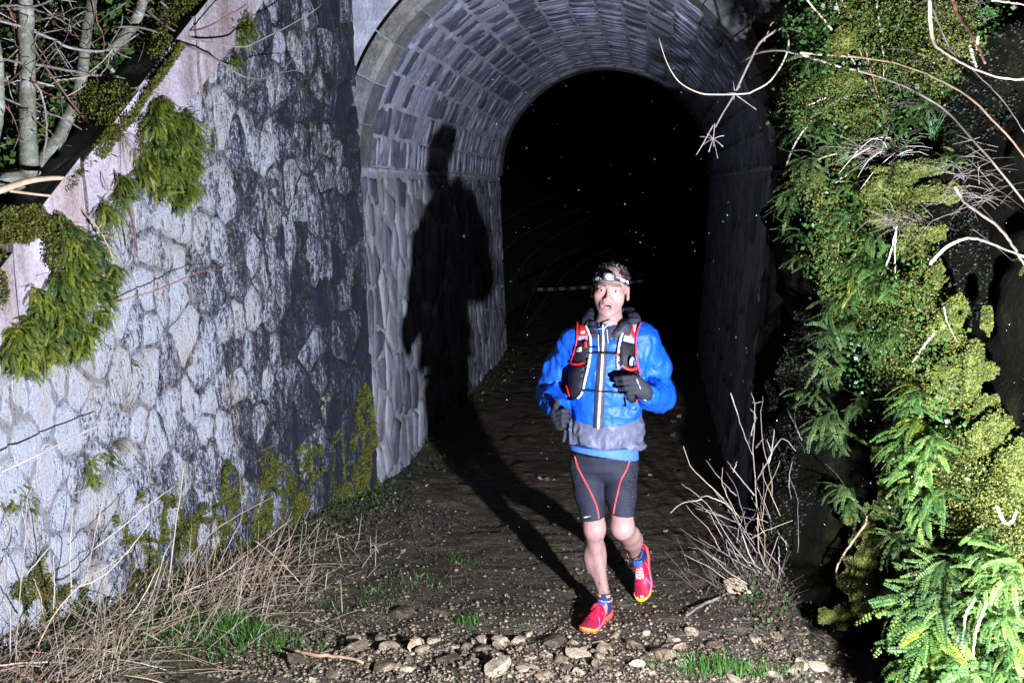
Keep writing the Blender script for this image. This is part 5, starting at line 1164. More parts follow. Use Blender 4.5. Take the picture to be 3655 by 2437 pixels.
# skin colours belong to the skin: lips, brows, stubble, knees
L_ = (V-HEAD)@RH/HS; x, y, z = L_.T
C = np.tile(np.array([0.305, 0.172, 0.142]), (len(V), 1))
def tintc(mask, col):
    global C
    mask = np.clip(mask, 0, 1)[:, None]; C = C*(1-mask)+np.array(col)*mask
isface = (z > -.14)&(y < .02)
tintc(np.exp(-((np.abs(x)-.045)/.025)**2-((z+.035)/.03)**2)*.35*isface, (.42, .19, .16))
tintc(np.exp(-(x/.018)**2-((z+.032)/.018)**2)*.4*isface, (.43, .185, .155))
beard = isface*(sstep(-.05, -.075, z))*(sstep(.045, .06, np.hypot(x, (z+.068)*1.2)+.02*0)+.0)
st = isface*np.clip(sstep(-.088, -.105, z)*.6+(np.abs(x) > .030)*sstep(-.045, -.075, z)*.6, 0, .5)
tintc(st*(.55+.45*noise(V, 300, 3)), (.11, .07, .06))
mus = isface*np.exp(-((z+.051-.0*np.abs(x)+.012*np.clip(np.abs(x)/.02, 0, 1.4)**2*.5)/.0055)**2)*(np.abs(x) < .028)*(np.abs(x) > .003)*.95
tintc(mus, (.20, .13, .11))
tintc(isface*np.exp(-((z+.0945)/.005)**2-(x/.012)**2)*.6, (.22, .14, .12))
lipm = isface*(y < -.085)*(np.exp(-((np.hypot(x/.027, (z+.0710)/.0185)-.80)/.30)**2))
tintc(lipm*.85, (.34, .115, .105))
tintc(isface*(y < -.07)*(np.hypot(x/.021, (z+.0705)/.009) < .95)*(y > -.096)*1.0, (.10, .03, .03))
brow = isface*(y < -.06)*np.exp(-((z-.0205-.0028*np.sin((np.abs(x)-.012)/.042*math.pi))/.0046)**2)*(np.abs(x) > .011)*(np.abs(x) < .055)
tintc(brow*.95, (.05, .032, .026))
tintc(isface*np.exp(-((np.abs(x)-.0315)/.018)**2-((z+.013)/.006)**2)*.35, (.29, .145, .135))
tintc(((np.abs(x) > .074)&(z > -.06)&(z < .05)&(np.abs(y) < .05))*.45, (.55, .22, .20))
hl = isface*0+((z > .028)&(np.abs(x) > .060)|((y > .035)&(z > -.055)))
tintc(hl*(HEAD[2]-.12 < V[:, 2])*.9, (.06, .045, .038))
for kn in (P(2122, 1893, -.085), P(2220, 1893, -.118)):
    tintc(np.exp(-((V-kn)**2).sum(1)/.045**2)*.5, (.35, .155, .13))
legs = V[:, 2] < GR+.5
tintc(legs*np.clip(noise(V*np.array([1, 1, .25]), 110, 5)-.05, 0, 1)*.55, (.16, .095, .07))
tintc(legs*np.clip(noise(V, 22, 9), 0, 1)*.4, (.36, .17, .14))
tintc((V[:, 2] < GR+.22)*np.clip(noise(V, 120, 19)-.55, 0, 1)*2, (.03, .022, .015))
M_SKIN = vcol_mat('skin', 0.60, 0.12, 260, 0.001, 0.12)
me = mesh_of('body', V-RO, F, [M_SKIN], None, True); colattr(me, C); body = add('body', me, person)

# ------------------------------------------------------------------ eyes, teeth, hair
M_EYE = plain_mat('eye white', (.38, .36, .36), 0.15, 0.02, 20, 0, 0); M_IRIS = plain_mat('iris', (.05, .035, .025), 0.1, 0.1, 200, 0, 0)
M_PUP = plain_mat('pupil', (.003, .003, .003), 0.05, 0, 20, 0, 0); M_TOOTH = plain_mat('tooth', (.36, .34, .31), 0.25, 0.05, 90, 0, 0)
def ball(c, r, mat, name, parent, n=12, rot=None, sq=(1, 1, 1)):
    V = []; F = []
    for j in range(n+1):
        th = math.pi*j/n
        for k in range(2*n):
            a = math.pi*k/n; q = np.array([math.sin(th)*math.cos(a), math.cos(th), math.sin(th)*math.sin(a)])*r*np.array(sq)
            V.append(np.asarray(c)+((rot@q) if rot is not None else q))
    for j in range(n):
        for k in range(2*n): F.append((j*2*n+k, j*2*n+(k+1) % (2*n), (j+1)*2*n+(k+1) % (2*n), (j+1)*2*n+k))
    fm = None
    if isinstance(mat, list):
        fm = []
        for f in F:
            q = np.mean([V[i] for i in f], 0)-np.asarray(c); q = (rot.T@q if rot is not None else q)/r
            ang = math.acos(max(-1, min(1, -q[1]/np.linalg.norm(q)))); fm.append(2 if ang < .27 else 1 if ang < .60 else 0)
        return part(name, V, F, mat, parent, True, None, fm)
    return part(name, V, F, [mat], parent)
lk = np.array(Matrix.Rotation(R(-4), 3, 'Z') @ Matrix.Rotation(R(2), 3, 'X'))
for sx in (-1, 1): ball(hd(.0315*sx, -.0765, .0008), .0125, [M_EYE, M_IRIS, M_PUP], 'eye', body, 18, RH@lk)
b = MB()
for k in range(6):
    xx = (-2.5+k)*.0052; c = hd(xx, -.0960+abs(xx)*.30, -.0758); e = np.array([.0023, .002, .0028])
    q = np.array([[a_, b_, c_] for a_ in (-1, 1) for b_ in (-1, 1) for c_ in (-1, 1)])*e
    b.put(c+q@RH.T, [(0, 1, 3, 2), (4, 6, 7, 5), (0, 4, 5, 1), (2, 3, 7, 6), (0, 2, 6, 4), (1, 5, 7, 3)])
part('teeth', np.concatenate(b.v), b.f, [M_TOOTH], body, False)
M_HAIR = plain_mat('dark brown hair', (.022, .016, .014), 0.45, 0.4, 200, 0, 0)
H = Sdf(ax(HEAD[0]-.11, HEAD[0]+.11, .004), ax(HEAD[1]-.11, HEAD[1]+.15, .004), ax(HEAD[2]-.09, HEAD[2]+.16, .004))
H.ell(hd(0, .026, .038), (.0795, .098, .0795), .0, RH)
X, Y, Z = np.meshgrid(H.x, H.y, H.z, indexing='ij'); Q = np.stack([X-HEAD[0], Y-HEAD[1], Z-HEAD[2]], -1)@RH
H.D += (.006*fbm(np.stack([X, Y, Z], -1), 60, 2, 3)).astype(np.float32)
line = .080-.8*np.clip(Q[..., 1]+.062, 0, .05)-1.7*np.clip(Q[..., 1]+.012, 0, .05)       # hairline drops towards the temples and nape
H.D = np.maximum(H.D, (line-Q[..., 2]).astype(np.float32)*.8)
V, F = H.mesh(); hair = part('hair', V, F, [M_HAIR]); hv = V
rg = np.random.default_rng(4); b = MB()
sel = hv[(hv-HEAD)@RH[:, 2] > .05]
for q in sel[rg.integers(0, len(sel), 1500)]:
    n_ = (q-hd(0, .02, .02)); n_ /= np.linalg.norm(n_); d = n_+rg.normal(0, .45, 3)+np.array([.1, -.25, .35]); d /= np.linalg.norm(d)
    L = rg.uniform(.005, .013); t_ = np.cross(d, rg.normal(size=3)); t_ *= .0016/np.linalg.norm(t_)
    b.put([q-t_, q+t_, q+d*L*.6+t_*.6+[0, 0, .001], q+d*L+rg.normal(0, .003, 3)], [(0, 1, 2), (0, 2, 3)])
o = part('hair_strands', np.concatenate(b.v), b.f, [M_HAIR], hair); o['kind'] = 'stuff'

# ------------------------------------------------------------------ jacket
M_JBLUE = plain_mat('blue shell fabric', (.004, .058, .36), 0.62, 0.16, 30, 0, 0.35, None, (1, 1, 1), 0.006)
def shell_mat(name, c, rough):
    m_, nt, b = newmat(name); v = pos_map(nt, (1, 1, 1))
    dn = N(nt, 'ShaderNodeTexNoise'); dn.inputs['Scale'].default_value = 7; nt.links.new(v, dn.inputs['Vector'])
    vm = N(nt, 'ShaderNodeVectorMath', operation='MULTIPLY_ADD'); nt.links.new(dn.outputs['Color'], vm.inputs[0]); vm.inputs[1].default_value = (.12, .12, .12); nt.links.new(v, vm.inputs[2])
    h = None
    for sc, w in ((8, 1.0), (19, .5), (48, .12)):
        n_ = noise_node(nt, vm.outputs[0], sc, 1, .5); r_ = mth(nt, 'MULTIPLY', mth(nt, 'SUBTRACT', 0.16, mth(nt, 'MINIMUM', mth(nt, 'ABSOLUTE', mth(nt, 'SUBTRACT', n_, 0.5)), 0.16)), w*5); h = r_ if h is None else mth(nt, 'ADD', h, r_)
    fine = noise_node(nt, v, 420, 2, .6)
    r = ramp(nt, [(0.3, tuple(x*.82 for x in c)), (0.7, tuple(x*1.15 for x in c))]); nt.links.new(fine, r.inputs[0]); nt.links.new(r.outputs[0], b.inputs['Base Color'])
    b.inputs['Roughness'].default_value = rough; b.inputs['Specular IOR Level'].default_value = .28
    bump(nt, b, h, .38, .010); return m_
M_JBLUE = shell_mat('blue shell fabric', (.004, .066, .40), .52)
M_JGREY = shell_mat('grey shell fabric', (.080, .080, .112), .52)
M_DARK = plain_mat('charcoal fabric', (.035, .033, .045), 0.5, 0.2, 60, 0, 0.3)
M_BLACK = plain_mat('black fabric', (.009, .009, .012), 0.6, 0.25, 80, 0, 0.3)
M_WHITE = plain_mat('reflective white', (.46, .46, .48), 0.4, 0.05, 80, 0, 0.1)
M_RED = plain_mat('bright red trim', (.55, .014, .012), 0.45, 0.08, 60, 0, 0.15)
M_PALE = plain_mat('pale grey fabric', (.24, .225, .26), 0.55, 0.15, 60, 0, 0.2)
J = Sdf(ax(HEAD[0]-.42, HEAD[0]+.40, .0055), ax(YR-.30, YR+.28, .006), ax(PEL[2]-.02, HEAD[2]-.03, .0055))
lev = []
for py, l, r, bdep, dy in ((1150, 2112, 2236, .075, .02), (1175, 2080, 2270, .088, .015), (1205, 2056, 2296, .105, .01), (1260, 2050, 2304, .118, .0), (1350, 2047, 2300, .125, -.005),
                           (1450, 2040, 2292, .125, .0), (1520, 2034, 2292, .124, .005), (1575, 2020, 2294, .128, .01), (1604, 2014, 2296, .132, .01), (1616, 2014, 2296, .130, .01), (1630, 2014, 2296, .130, .01)):
    a, b_ = P(l, py, dy), P(r, py, dy); lev.append(((a[2]+b_[2])/2, (a[0]+b_[0])/2, YR+dy, (b_[0]-a[0])/2, bdep))
J.stack(lev, .0)
J.cone(P(2120, 1185, .02), SHL, .055, .072, .03); J.cone(P(2225, 1182, .02), SHR, .055, .072, .03)
_z = J.z[None, None, :]; _x = J.x[:, None, None]; J_t = J.D.copy()
J.D = np.maximum(J.D, (P(2150, 1603, -.125)[2]+.004*np.sin(_x*40)-.010*(_x-PEL[0])/.15-_z).astype(np.float32))
J.chain([SHL, P(1998, 1310, .10), ELL, (ELL+WRL)/2, WRL], [.070, .066, .067, .060, .044], .022)
J.chain([SHR, P(2328, 1310, .06), ELR, (ELR+WRR)/2, WRR+.1*(ELR-WRR)], [.074, .076, .073, .064, .044], .022)
X, Y, Z = np.meshgrid(J.x, J.y, J.z, indexing='ij'); Q = np.stack([X, Y, Z], -1).astype(np.float32)
nearb = np.abs(J.D) < .03; q = Q[nearb]
arm = (sstep(.10, .16, np.abs(q[:, 0]-PEL[0]))); low = 1-sstep(PEL[2]+.10, PEL[2]+.22, q[:, 2])
w = q*np.array([1, 1, 1.])
warp = q+.02*np.stack([noise(q, 14, 31), noise(q, 14, 32), noise(q, 14, 33)], -1)
fold = 1-np.abs(noise(warp*np.array([.75, .75, 1.25]), 15, 41))*2.2; fold2 = 1-np.abs(noise(warp[:, [2, 1, 0]]*np.array([.8, 1, 1.5]), 22, 47))*2
J.D[nearb] -= (arm*(.0080*fold+.0050*fold2)+(1-arm)*(.0035*fold+.0028*fold2)+low*(.006*fold2+.005*np.sin(q[:, 0]*58+6*noise(q, 9, 3)))*.8).astype(np.float32)
hem = P(2150, 1603, -.125)[2]+.004*np.sin(X*40)-.010*(X-PEL[0])/.15
J.D = np.where(np.abs(X-PEL[0]) < .17, np.maximum(J.D, (hem-.002-Z).astype(np.float32)), J.D)
neck_c = P(2174, 1165, 0.01)
J.D = np.maximum(J.D, -(np.sqrt((X-neck_c[0])**2+((Y-neck_c[1])/1.05)**2)-.062+np.maximum(neck_c[2]-.03-Z, 0)*4).astype(np.float32))
JV, JF = J.mesh(); JV = relax(JV, JF, 1, .4)
zh = P(2150, 1517, -.115)[2]
def seam(x, y): return zh-.004+.030*np.clip(np.abs(x-PEL[0])/.17, 0, 1)**2.5+.25*np.clip(y-YR+.03, 0, .1)*(x > PEL[0])
_d = JV[:, 2]-seam(JV[:, 0], JV[:, 1]); _m = (np.abs(_d) < .0034)&(np.abs(JV[:, 0]-PEL[0]) < .2); JV[_m, 2] -= _d[_m]
fc = JV[JF].mean(1)
def seg_d(p, a_, b2):
    ab = b2-a_; h = np.clip(((p-a_)@ab)/(ab@ab), 0, 1); return np.linalg.norm(p-a_-h[:, None]*ab, axis=1)
grey = (fc[:, 2] < seam(fc[:, 0], fc[:, 1])) & (np.abs(fc[:, 0]-PEL[0]) < .26)
grey &= ~((seg_d(fc, ELL, WRL) < .078)&(fc[:, 2] > zh-.09)&(fc[:, 0] < PEL[0]-.16)) & ~((seg_d(fc, ELR, WRR) < .085)&(fc[:, 2] > zh-.005)&(fc[:, 0] > PEL[0]+.13))
a, f_ = submesh(JV, JF, ~grey); jacket = part('jacket', a, f_, [M_JBLUE])
a, f_ = submesh(JV, JF, grey); part('jacket_hem', a, f_, [M_JGREY], jacket, label='grey lower band of the jacket')
JB = BVHTree.FromPolygons([Vector(v) for v in JV], [tuple(map(int, f)) for f in JF])
J.D = J_t; tv, tf = J.mesh(); TB = BVHTree.FromPolygons([Vector(v) for v in tv], [tuple(map(int, f)) for f in tf])
cv = Vector(CAMP)
def hit(px, py, tree):
    d = Vector(ray(px, py)); r_ = tree.ray_cast(cv, d)
    return (np.array(r_[0]), np.array(r_[1])) if r_[0] is not None else None
def drape_poly(name, poly, tree, mat, off=0.006, step=7.0, parent=None, thick=0.005, puff=0.0, label=None):
    """a cloth piece lying on the surface under it; its outline is measured in photo pixels"""
    P2 = np.array(poly, float); out = []
    for i in range(len(P2)):
        a, b_ = P2[i], P2[(i+1) % len(P2)]; n = max(1, int(np.linalg.norm(b_-a)/step)); out += [a+(b_-a)*k/n for k in range(n)]
    nb = len(out); mn, mx = P2.min(0), P2.max(0); pts = list(out)
    def inside(p):
        c = False
        for i in range(len(P2)):
            a, b_ = P2[i], P2[i-1]
            if (a[1] > p[1]) != (b_[1] > p[1]) and p[0] < (b_[0]-a[0])*(p[1]-a[1])/(b_[1]-a[1])+a[0]: c = not c
        return c
    B_ = np.array(out); dist = [0.0]*nb
    for gx_ in np.arange(mn[0], mx[0], step):
        for gy_ in np.arange(mn[1], mx[1], step):
            p = np.array([gx_, gy_])
            if inside(p):
                d_ = np.linalg.norm(B_-p, axis=1).min()
                if d_ > step*.45: pts.append(p); dist.append(d_)
    r_ = delaunay_2d_cdt([Vector(p) for p in pts], [(i, (i+1) % nb) for i in range(nb)], [], 1, 1e-4)
    pv = [np.array(v) for v in r_[0]]; V = []; ok = []
    for v in pv:
        h = hit(v[0], v[1], tree); ok.append(h is not None)
        d_ = np.linalg.norm(B_-v, axis=1).min()
        V.append(h[0]+h[1]*(off+puff*min(1, d_/30)**.6) if h else np.zeros(3))
    F = [tuple(f) for f in r_[2] if all(ok[i] for i in f)]
    # drop faces that jump across a gap in depth
    F = [f for f in F if max(np.linalg.norm(V[f[i]]-V[f[i-1]]) for i in range(3)) < .05]
    if not F: return None
    V = np.array(V); F = [f if np.dot(np.cross(V[f[1]]-V[f[0]], V[f[2]]-V[f[0]]), CAMP-V[f[0]]) > 0 else f[::-1] for f in F]
    n = len(V); cnt = {}
    for f in F:
        for k in range(3): cnt[(f[k], f[(k+1) % 3])] = 1
    back = V+ (V-CAMP)/np.linalg.norm(V-CAMP, axis=1, keepdims=True)*(thick+off)
    F2 = F+[(f[0]+n, f[2]+n, f[1]+n) for f in F]
    for (a, b_) in cnt:
        if (b_, a) not in cnt: F2.append((b_, a, a+n, b_+n))
    return part(name, np.vstack([V, back]), F2, [mat], parent, True, label)
def drape_ribbon(name, path, width, tree, mat, off=0.007, n=30, parent=None, label=None, r_=0.003):
    S_ = smooth_path(np.array([(x, y, 0) for x, y in path], float), n)[:, :2]; T = np.gradient(S_, axis=0); T /= np.linalg.norm(T, axis=1, keepdims=True)
    Nn = np.stack([-T[:, 1], T[:, 0]], 1); wd = np.interp(np.linspace(0, 1, n), np.linspace(0, 1, len(width)), width) if np.ndim(width) else np.full(n, width)
    rows = []
    for i in range(n):
        row = []
        for u in (-.5, 0, .5):
            q = S_[i]+Nn[i]*u*wd[i]; h = hit(q[0], q[1], tree)
            row.append(None if h is None else h[0]+h[1]*(off+(r_ if u == 0 else 0)))
        rows.append(None if any(v is None for v in row) else row)
    V = []; F = []; prev = None
    for row in rows:
        if row is None: prev = None; continue
        i0 = len(V); V += row; V += [v+(v-CAMP)/np.linalg.norm(v-CAMP)*(off+.002) for v in (row[0], row[2])]
        if prev is not None and np.linalg.norm(V[i0+1]-V[prev+1]) < .06:
            a = prev; c = i0; F += [(a, a+1, c+1, c), (a+1, a+2, c+2, c+1), (a+3, a, c, c+3), (a+2, a+4, c+4, c+2)]
        prev = i0
    if not F: return None
    return part(name, V, F, [mat], parent, True, label)
def c6(pts): return [(1950+u*.2551, 1150+v*.2551) for u, v in pts]

# zip and its dark placket
drape_ribbon('zip_placket', c6([(790, 20), (792, 200), (790, 430), (765, 760), (745, 1100), (730, 1470)]), [26, 28, 31, 33, 35, 36], JB, M_DARK, .004, 40, jacket)
drape_ribbon('zip', c6([(795, 40), (795, 200), (790, 430), (770, 760), (748, 1100), (726, 1478)]), [6.5, 7.5, 8, 9, 9, 9], JB, M_WHITE, .007, 40, jacket)
drape_ribbon('zip_piping', c6([(722, 110), (735, 300), (740, 430)]), 3.2, JB, M_WHITE, .006, 12, jacket)
drape_ribbon('zip_piping', c6([(850, 110), (862, 250), (866, 300)]), 3.2, JB, M_WHITE, .006, 10, jacket)
drape_poly('yoke', c6([(560, 60), (700, 30), (720, 250), (690, 245), (640, 190)]), JB, M_DARK, .003, 7, jacket)
drape_poly('yoke', c6([(850, 30), (1100, 20), (1060, 140), (990, 210), (880, 265), (868, 200)]), JB, M_DARK, .003, 7, jacket)

# hood rolled round the neck
Hd = Sdf(ax(HEAD[0]-.17, HEAD[0]+.18, .0045), ax(HEAD[1]-.13, HEAD[1]+.22, .0045), ax(HEAD[2]-.24, HEAD[2]-.04, .0045))
ringp = [P(2150, 1196, -.075), P(2118, 1168, -.062), P(2098, 1146, .0), P(2112, 1118, .075), P(2180, 1118, .115), P(2245, 1118, .085), P(2262, 1138, .01), P(2232, 1164, -.06), P(2195, 1192, -.08)]
Hd.chain(ringp, [.010, .015, .019, .022, .024, .024, .021, .016, .010], .012)
Hd.chain([p-np.array([0, -.008, .03]) for p in ringp], [.014, .019, .024, .027, .029, .028, .025, .020, .014], .016)
X, Y, Z = np.meshgrid(Hd.x, Hd.y, Hd.z, indexing='ij'); Q = np.stack([X, Y, Z], -1); Hd.D -= (.006*(1-2.2*np.abs(noise(Q*np.array([.8, .8, 1.7]), 24, 71)))+.004*(1-2*np.abs(noise(Q, 60, 5)))).astype(np.float32)
V, F = Hd.mesh(); V = relax(V, F, 1, .4); hood = part('hood', V, F, [plain_mat('hood fabric', (.020, .020, .028), 0.6, 0.4, 25, 0, 0.8)], jacket, label='dark rolled hood and collar')
HB = BVHTree.FromPolygons([Vector(v) for v in V], [tuple(map(int, f)) for f in F])
def strand(name, pts, r_, mat, parent, n=16, sides=6): 
    Vt, Ft = tube_vf(smooth_path(pts, n), r_, sides); return part(name, Vt, Ft, [mat], parent)
strand('collar_piping', [P(2152, 1190, -.115), P(2157, 1172, -.113), P(2172, 1158, -.104), P(2190, 1148, -.094)], .0026, M_WHITE, hood)
strand('collar_piping', [P(2137, 1152, -.070), P(2139, 1170, -.088), P(2145, 1195, -.106)], .0035, M_JBLUE, hood)
strand('drawcord', [P(2133, 1174, -.100), P(2148, 1173, -.116), P(2156, 1170, -.118)], .0020, M_WHITE, hood)

# undershirt showing below the jacket, and the shorts
U = Sdf(ax(PEL[0]-.24, PEL[0]+.24, .006), ax(YR-.16, YR+.22, .006), ax(PEL[2]-.06, PEL[2]+.09, .005))
a, b_ = P(2028, 1635, .02), P(2280, 1640, .02)
U.stack([(PEL[2]-.04, (a[0]+b_[0])/2, YR+.035, (b_[0]-a[0])/2+.004, .118), (PEL[2]+.08, (a[0]+b_[0])/2, YR+.03, (b_[0]-a[0])/2-.004, .112)])
X, Y, Z = np.meshgrid(U.x, U.y, U.z, indexing='ij'); U.D = np.maximum(U.D, (P(2150, 1634, -.085)[2]-.022*(X-PEL[0])/.16-.010*((X-PEL[0])/.16)**2-Z).astype(np.float32))
V, F = U.mesh(); part('undershirt', V, F, [plain_mat('light blue knit', (.045, .115, .36), 0.6, 0.1, 60)])
def shorts_mat():
    m_, nt, b = newmat('black compression fabric')
    v = pos_map(nt, (1, 0.4, 1)); vo = N(nt, 'ShaderNodeTexVoronoi', feature='DISTANCE_TO_EDGE'); vo.inputs['Scale'].default_value = 80; vo.inputs['Randomness'].default_value = 0.62
    nt.links.new(v, vo.inputs['Vector'])
    g = N(nt, 'ShaderNodeNewGeometry'); sx = N(nt, 'ShaderNodeSeparateXYZ'); nt.links.new(g.outputs['Position'], sx.inputs[0])
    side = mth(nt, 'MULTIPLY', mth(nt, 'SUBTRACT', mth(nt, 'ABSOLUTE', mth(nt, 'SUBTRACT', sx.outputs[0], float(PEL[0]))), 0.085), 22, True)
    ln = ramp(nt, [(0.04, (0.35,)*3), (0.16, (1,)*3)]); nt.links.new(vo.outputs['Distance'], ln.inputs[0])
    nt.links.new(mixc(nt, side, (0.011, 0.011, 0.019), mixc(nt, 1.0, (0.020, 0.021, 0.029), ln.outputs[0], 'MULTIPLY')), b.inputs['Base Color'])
    b.inputs['Roughness'].default_value = 0.75; b.inputs['Specular IOR Level'].default_value = 0.25
    bump(nt, b, mth(nt, 'MULTIPLY', ln.outputs[0], side), 0.5, 0.004); return m_
S = Sdf(ax(PEL[0]-.24, PEL[0]+.24, .0055), ax(YR-.24, YR+.22, .006), ax(KNL[2]-.02, PEL[2]+.05, .0055))
a, b_ = P(2034, 1650, .03), P(2272, 1655, .03)
S.stack([(PEL[2]-.03, (a[0]+b_[0])/2, YR+.04, (b_[0]-a[0])/2-.006, .108), (PEL[2]+.04, (a[0]+b_[0])/2, YR+.035, (b_[0]-a[0])/2-.002, .110)], 0)
S.ell(PEL+[0, 0, -.03], (.150, .104, .075), .02)
S.chain([HPL+[0, 0, 0], P(2105, 1760, .0), P(2120, 1870, -.045)], [.088, .071, .0540], .022)
S.chain([HPR+[0, 0, 0], P(2216, 1760, -.03), P(2219, 1856, -.075)], [.088, .071, .0560], .022)
X, Y, Z = np.meshgrid(S.x, S.y, S.z, indexing='ij'); Q = np.stack([X, Y, Z], -1)
S.D -= (.0018*noise(Q, 30, 3)).astype(np.float32)
mid = P(2168, 1800, -.02)[0]
S.D = np.maximum(S.D, np.where(X < mid, P(2120, 1866, -.11)[2]-.010*(X-KNL[0])/.05*-1-Z, P(2219, 1852, -.14)[2]-.006*(X-KNR[0])/.05-Z).astype(np.float32))
V, F = S.mesh(); V = relax(V, F, 1, .4); shorts = part('shorts', V, F, [shorts_mat()])
SB = BVHTree.FromPolygons([Vector(v) for v in V], [tuple(map(int, f)) for f in F])
def c2(pts): return [(1850+u*.4783, 1580+v*.4783) for u, v in pts]
M_STRIPE = plain_mat('coral red stripe', (.62, .05, .045), 0.5, 0.1, 60, 0, 0.1)
drape_ribbon('stripe', c2([(424, 100), (445, 180), (500, 290), (545, 380), (585, 480), (603, 580)]), 5.5, SB, M_STRIPE, .0025, 36, shorts)
drape_ribbon('stripe', c2([(834, 118), (805, 200), (765, 280), (740, 380), (720, 470), (709, 550)]), 5.5, SB, M_STRIPE, .0025, 36, shorts)
drape_poly('logo', c2([(486, 550), (516, 546), (518, 556), (488, 561)]), SB, M_WHITE, .002, 5, shorts, .001)
drape_ribbon('logo', c2([(518, 549), (541, 545)]), 1.8, SB, M_WHITE, .002, 6, shorts)

# ------------------------------------------------------------------ running vest
vest = add('running_vest', None, person)
def vp(name, poly, mat, off=.008, puff=0.0, lab=None): return drape_poly(name, c6(poly), TB, mat, off+.003, 6.0, vest, .006, puff, lab)
def vr(name, path, w, mat, off=.013, n=24): return drape_ribbon(name, c6(path), w, TB, mat, off+.003, n, vest)
vp('shoulder_strap', [(455, 35), (520, 0), (575, 70), (610, 170), (632, 262), (455, 268)], M_PALE, .008)
vp('strap_panel', [(475, 70), (545, 70), (592, 130), (598, 205), (475, 212)], M_RED, .012)
vp('chest_pocket', [(452, 262), (560, 245), (625, 270), (628, 330), (605, 480), (575, 572), (398, 570), (405, 480)], M_BLACK, .010, .012)
vp('bottle_pocket', [(395, 600), (570, 595), (548, 780), (522, 930), (470, 1020), (410, 1068), (362, 1000), (340, 850), (337, 680)], M_BLACK, .010, .022)
vr('pocket_trim', [(397, 545), (420, 575), (490, 584), (574, 562)], 9.5, M_RED, .022)
vr('edge_piping', [(458, 36), (452, 150), (440, 270), (412, 420), (390, 545)], 6, M_RED, .018, 30)
vr('edge_piping', [(350, 805), (375, 860), (395, 930), (415, 1030)], 4.5, M_RED, .034)
vr('binding', [(575, 85), (615, 170), (640, 270), (640, 420), (610, 620), (575, 780), (548, 920)], 8.5, M_WHITE, .016, 36)
vr('binding', [(532, 960), (510, 1010), (470, 1055)], 8, M_WHITE, .014, 10)
for (u, v, h) in ((608, 520, 45), (585, 610, 40), (558, 700, 38), (540, 790, 34)): vr('lacing', [(u+8, v-h/2), (u-4, v+h/2)], 6.5, M_BLACK, .021, 5)
vp('shoulder_strap', [(1110, 62), (1275, 40), (1306, 75), (1240, 200), (1212, 305), (1065, 268), (1080, 180)], M_PALE, .008)
vp('strap_panel', [(1150, 62), (1200, 50), (1200, 120), (1240, 200), (1215, 255), (1165, 190), (1085, 205), (1095, 160), (1185, 120)], M_RED, .012)
vp('chest_pocket', [(1045, 275), (1210, 305), (1215, 460), (1205, 610), (1130, 640), (1040, 600), (1022, 480), (1025, 340)], M_BLACK, .010, .012)
vp('bottle_pocket', [(1040, 640), (1230, 640), (1285, 750), (1300, 900), (1235, 1110), (1170, 1125), (1115, 1080), (1080, 900), (1045, 760)], M_BLACK, .010, .018)
vr('pocket_trim', [(1038, 592), (1090, 635), (1160, 655), (1232, 622)], 9.5, M_RED, .022)
vr('edge_piping', [(1300, 62), (1255, 160), (1225, 290), (1222, 450), (1240, 580), (1275, 720)], 6, M_RED, .018, 36)
vr('edge_piping', [(1215, 1035), (1200, 1095)], 5, M_RED, .03, 6)
vr('binding', [(1105, 70), (1050, 180), (1015, 300), (1000, 420), (992, 530), (995, 655)], 8, M_WHITE, .016, 30)
for (u, v, h) in ((1020, 380, 40), (1004, 470, 36), (1000, 560, 36)): vr('lacing', [(u+6, v-h/2), (u+2, v+h/2)], 6, M_BLACK, .021, 5)
vr('chest_strap', [(615, 440), (700, 442), (790, 440), (880, 446), (1000, 462)], 6.5, M_BLACK, .018)
vr('chest_strap', [(630, 350), (700, 362), (730, 372)], 6, M_BLACK, .018, 8)
vr('chest_strap', [(545, 938), (680, 950), (860, 962), (1050, 978)], 5, M_BLACK, .014)
vp('buckle', [(960, 445), (1015, 440), (1018, 470), (965, 478)], M_RED, .021)
vp('pull_tab', [(570, 278), (608, 275), (606, 365), (572, 368)], M_RED, .026)
vp('logo', [(490, 362), (552, 358), (548, 422), (490, 424)], M_WHITE, .031)
vr('drawcord', [(1080, 1030), (1090, 1150), (1060, 1150)], 2.5, M_BLACK, .02, 12)
vr('drawcord', [(1060, 1150), (1110, 1170), (1200, 1215), (1235, 1180)], 2, M_BLACK, .012, 16)
strand('bottle_tube', [P(2252, 1302, -.145), P(2253, 1286, -.15), P(2260, 1276, -.148)], .0085, M_WHITE, vest, 8)
strand('bottle_tube', [P(2252, 1310, -.14), P(2250, 1290, -.148), P(2256, 1278, -.147)], .006, M_BLACK, vest, 8)
def lettering(name, body_, px, py, size, mat, tree, parent, off, rot=0.0):
    cu = bpy.data.curves.new(name, 'FONT'); cu.body = body_; cu.size = size; cu.align_x = 'CENTER'; cu.align_y = 'CENTER'; cu.extrude = .0006
    cu.offset = size*.012
    ob = bpy.data.objects.new(name, cu); COL.objects.link(ob); dg = bpy.context.evaluated_depsgraph_get(); me = bpy.data.meshes.new_from_object(ob.evaluated_get(dg))
    bpy.data.objects.remove(ob); h = hit(px, py, tree)
    me.name = name; me.materials.clear(); me.materials.append(mat); o = add(name, me, parent)
    n_ = Vector(h[1]); n_ = (n_+Vector(-ray(px, py))).normalized(); zx = Vector((0, 0, 1)).cross(n_).normalized(); zy = n_.cross(zx)
    m_ = Matrix((zx, zy, n_)).transposed().to_4x4() @ Matrix.Rotation(rot, 4, 'Z'); m_.translation = Vector(h[0]+h[1]*off-RO); o.matrix_local = m_; return o
x_, y_ = c6([(520, 392)])[0]; lettering('logo_letter', 'S', x_, y_, .020, M_BLACK, TB, vest, .0385)
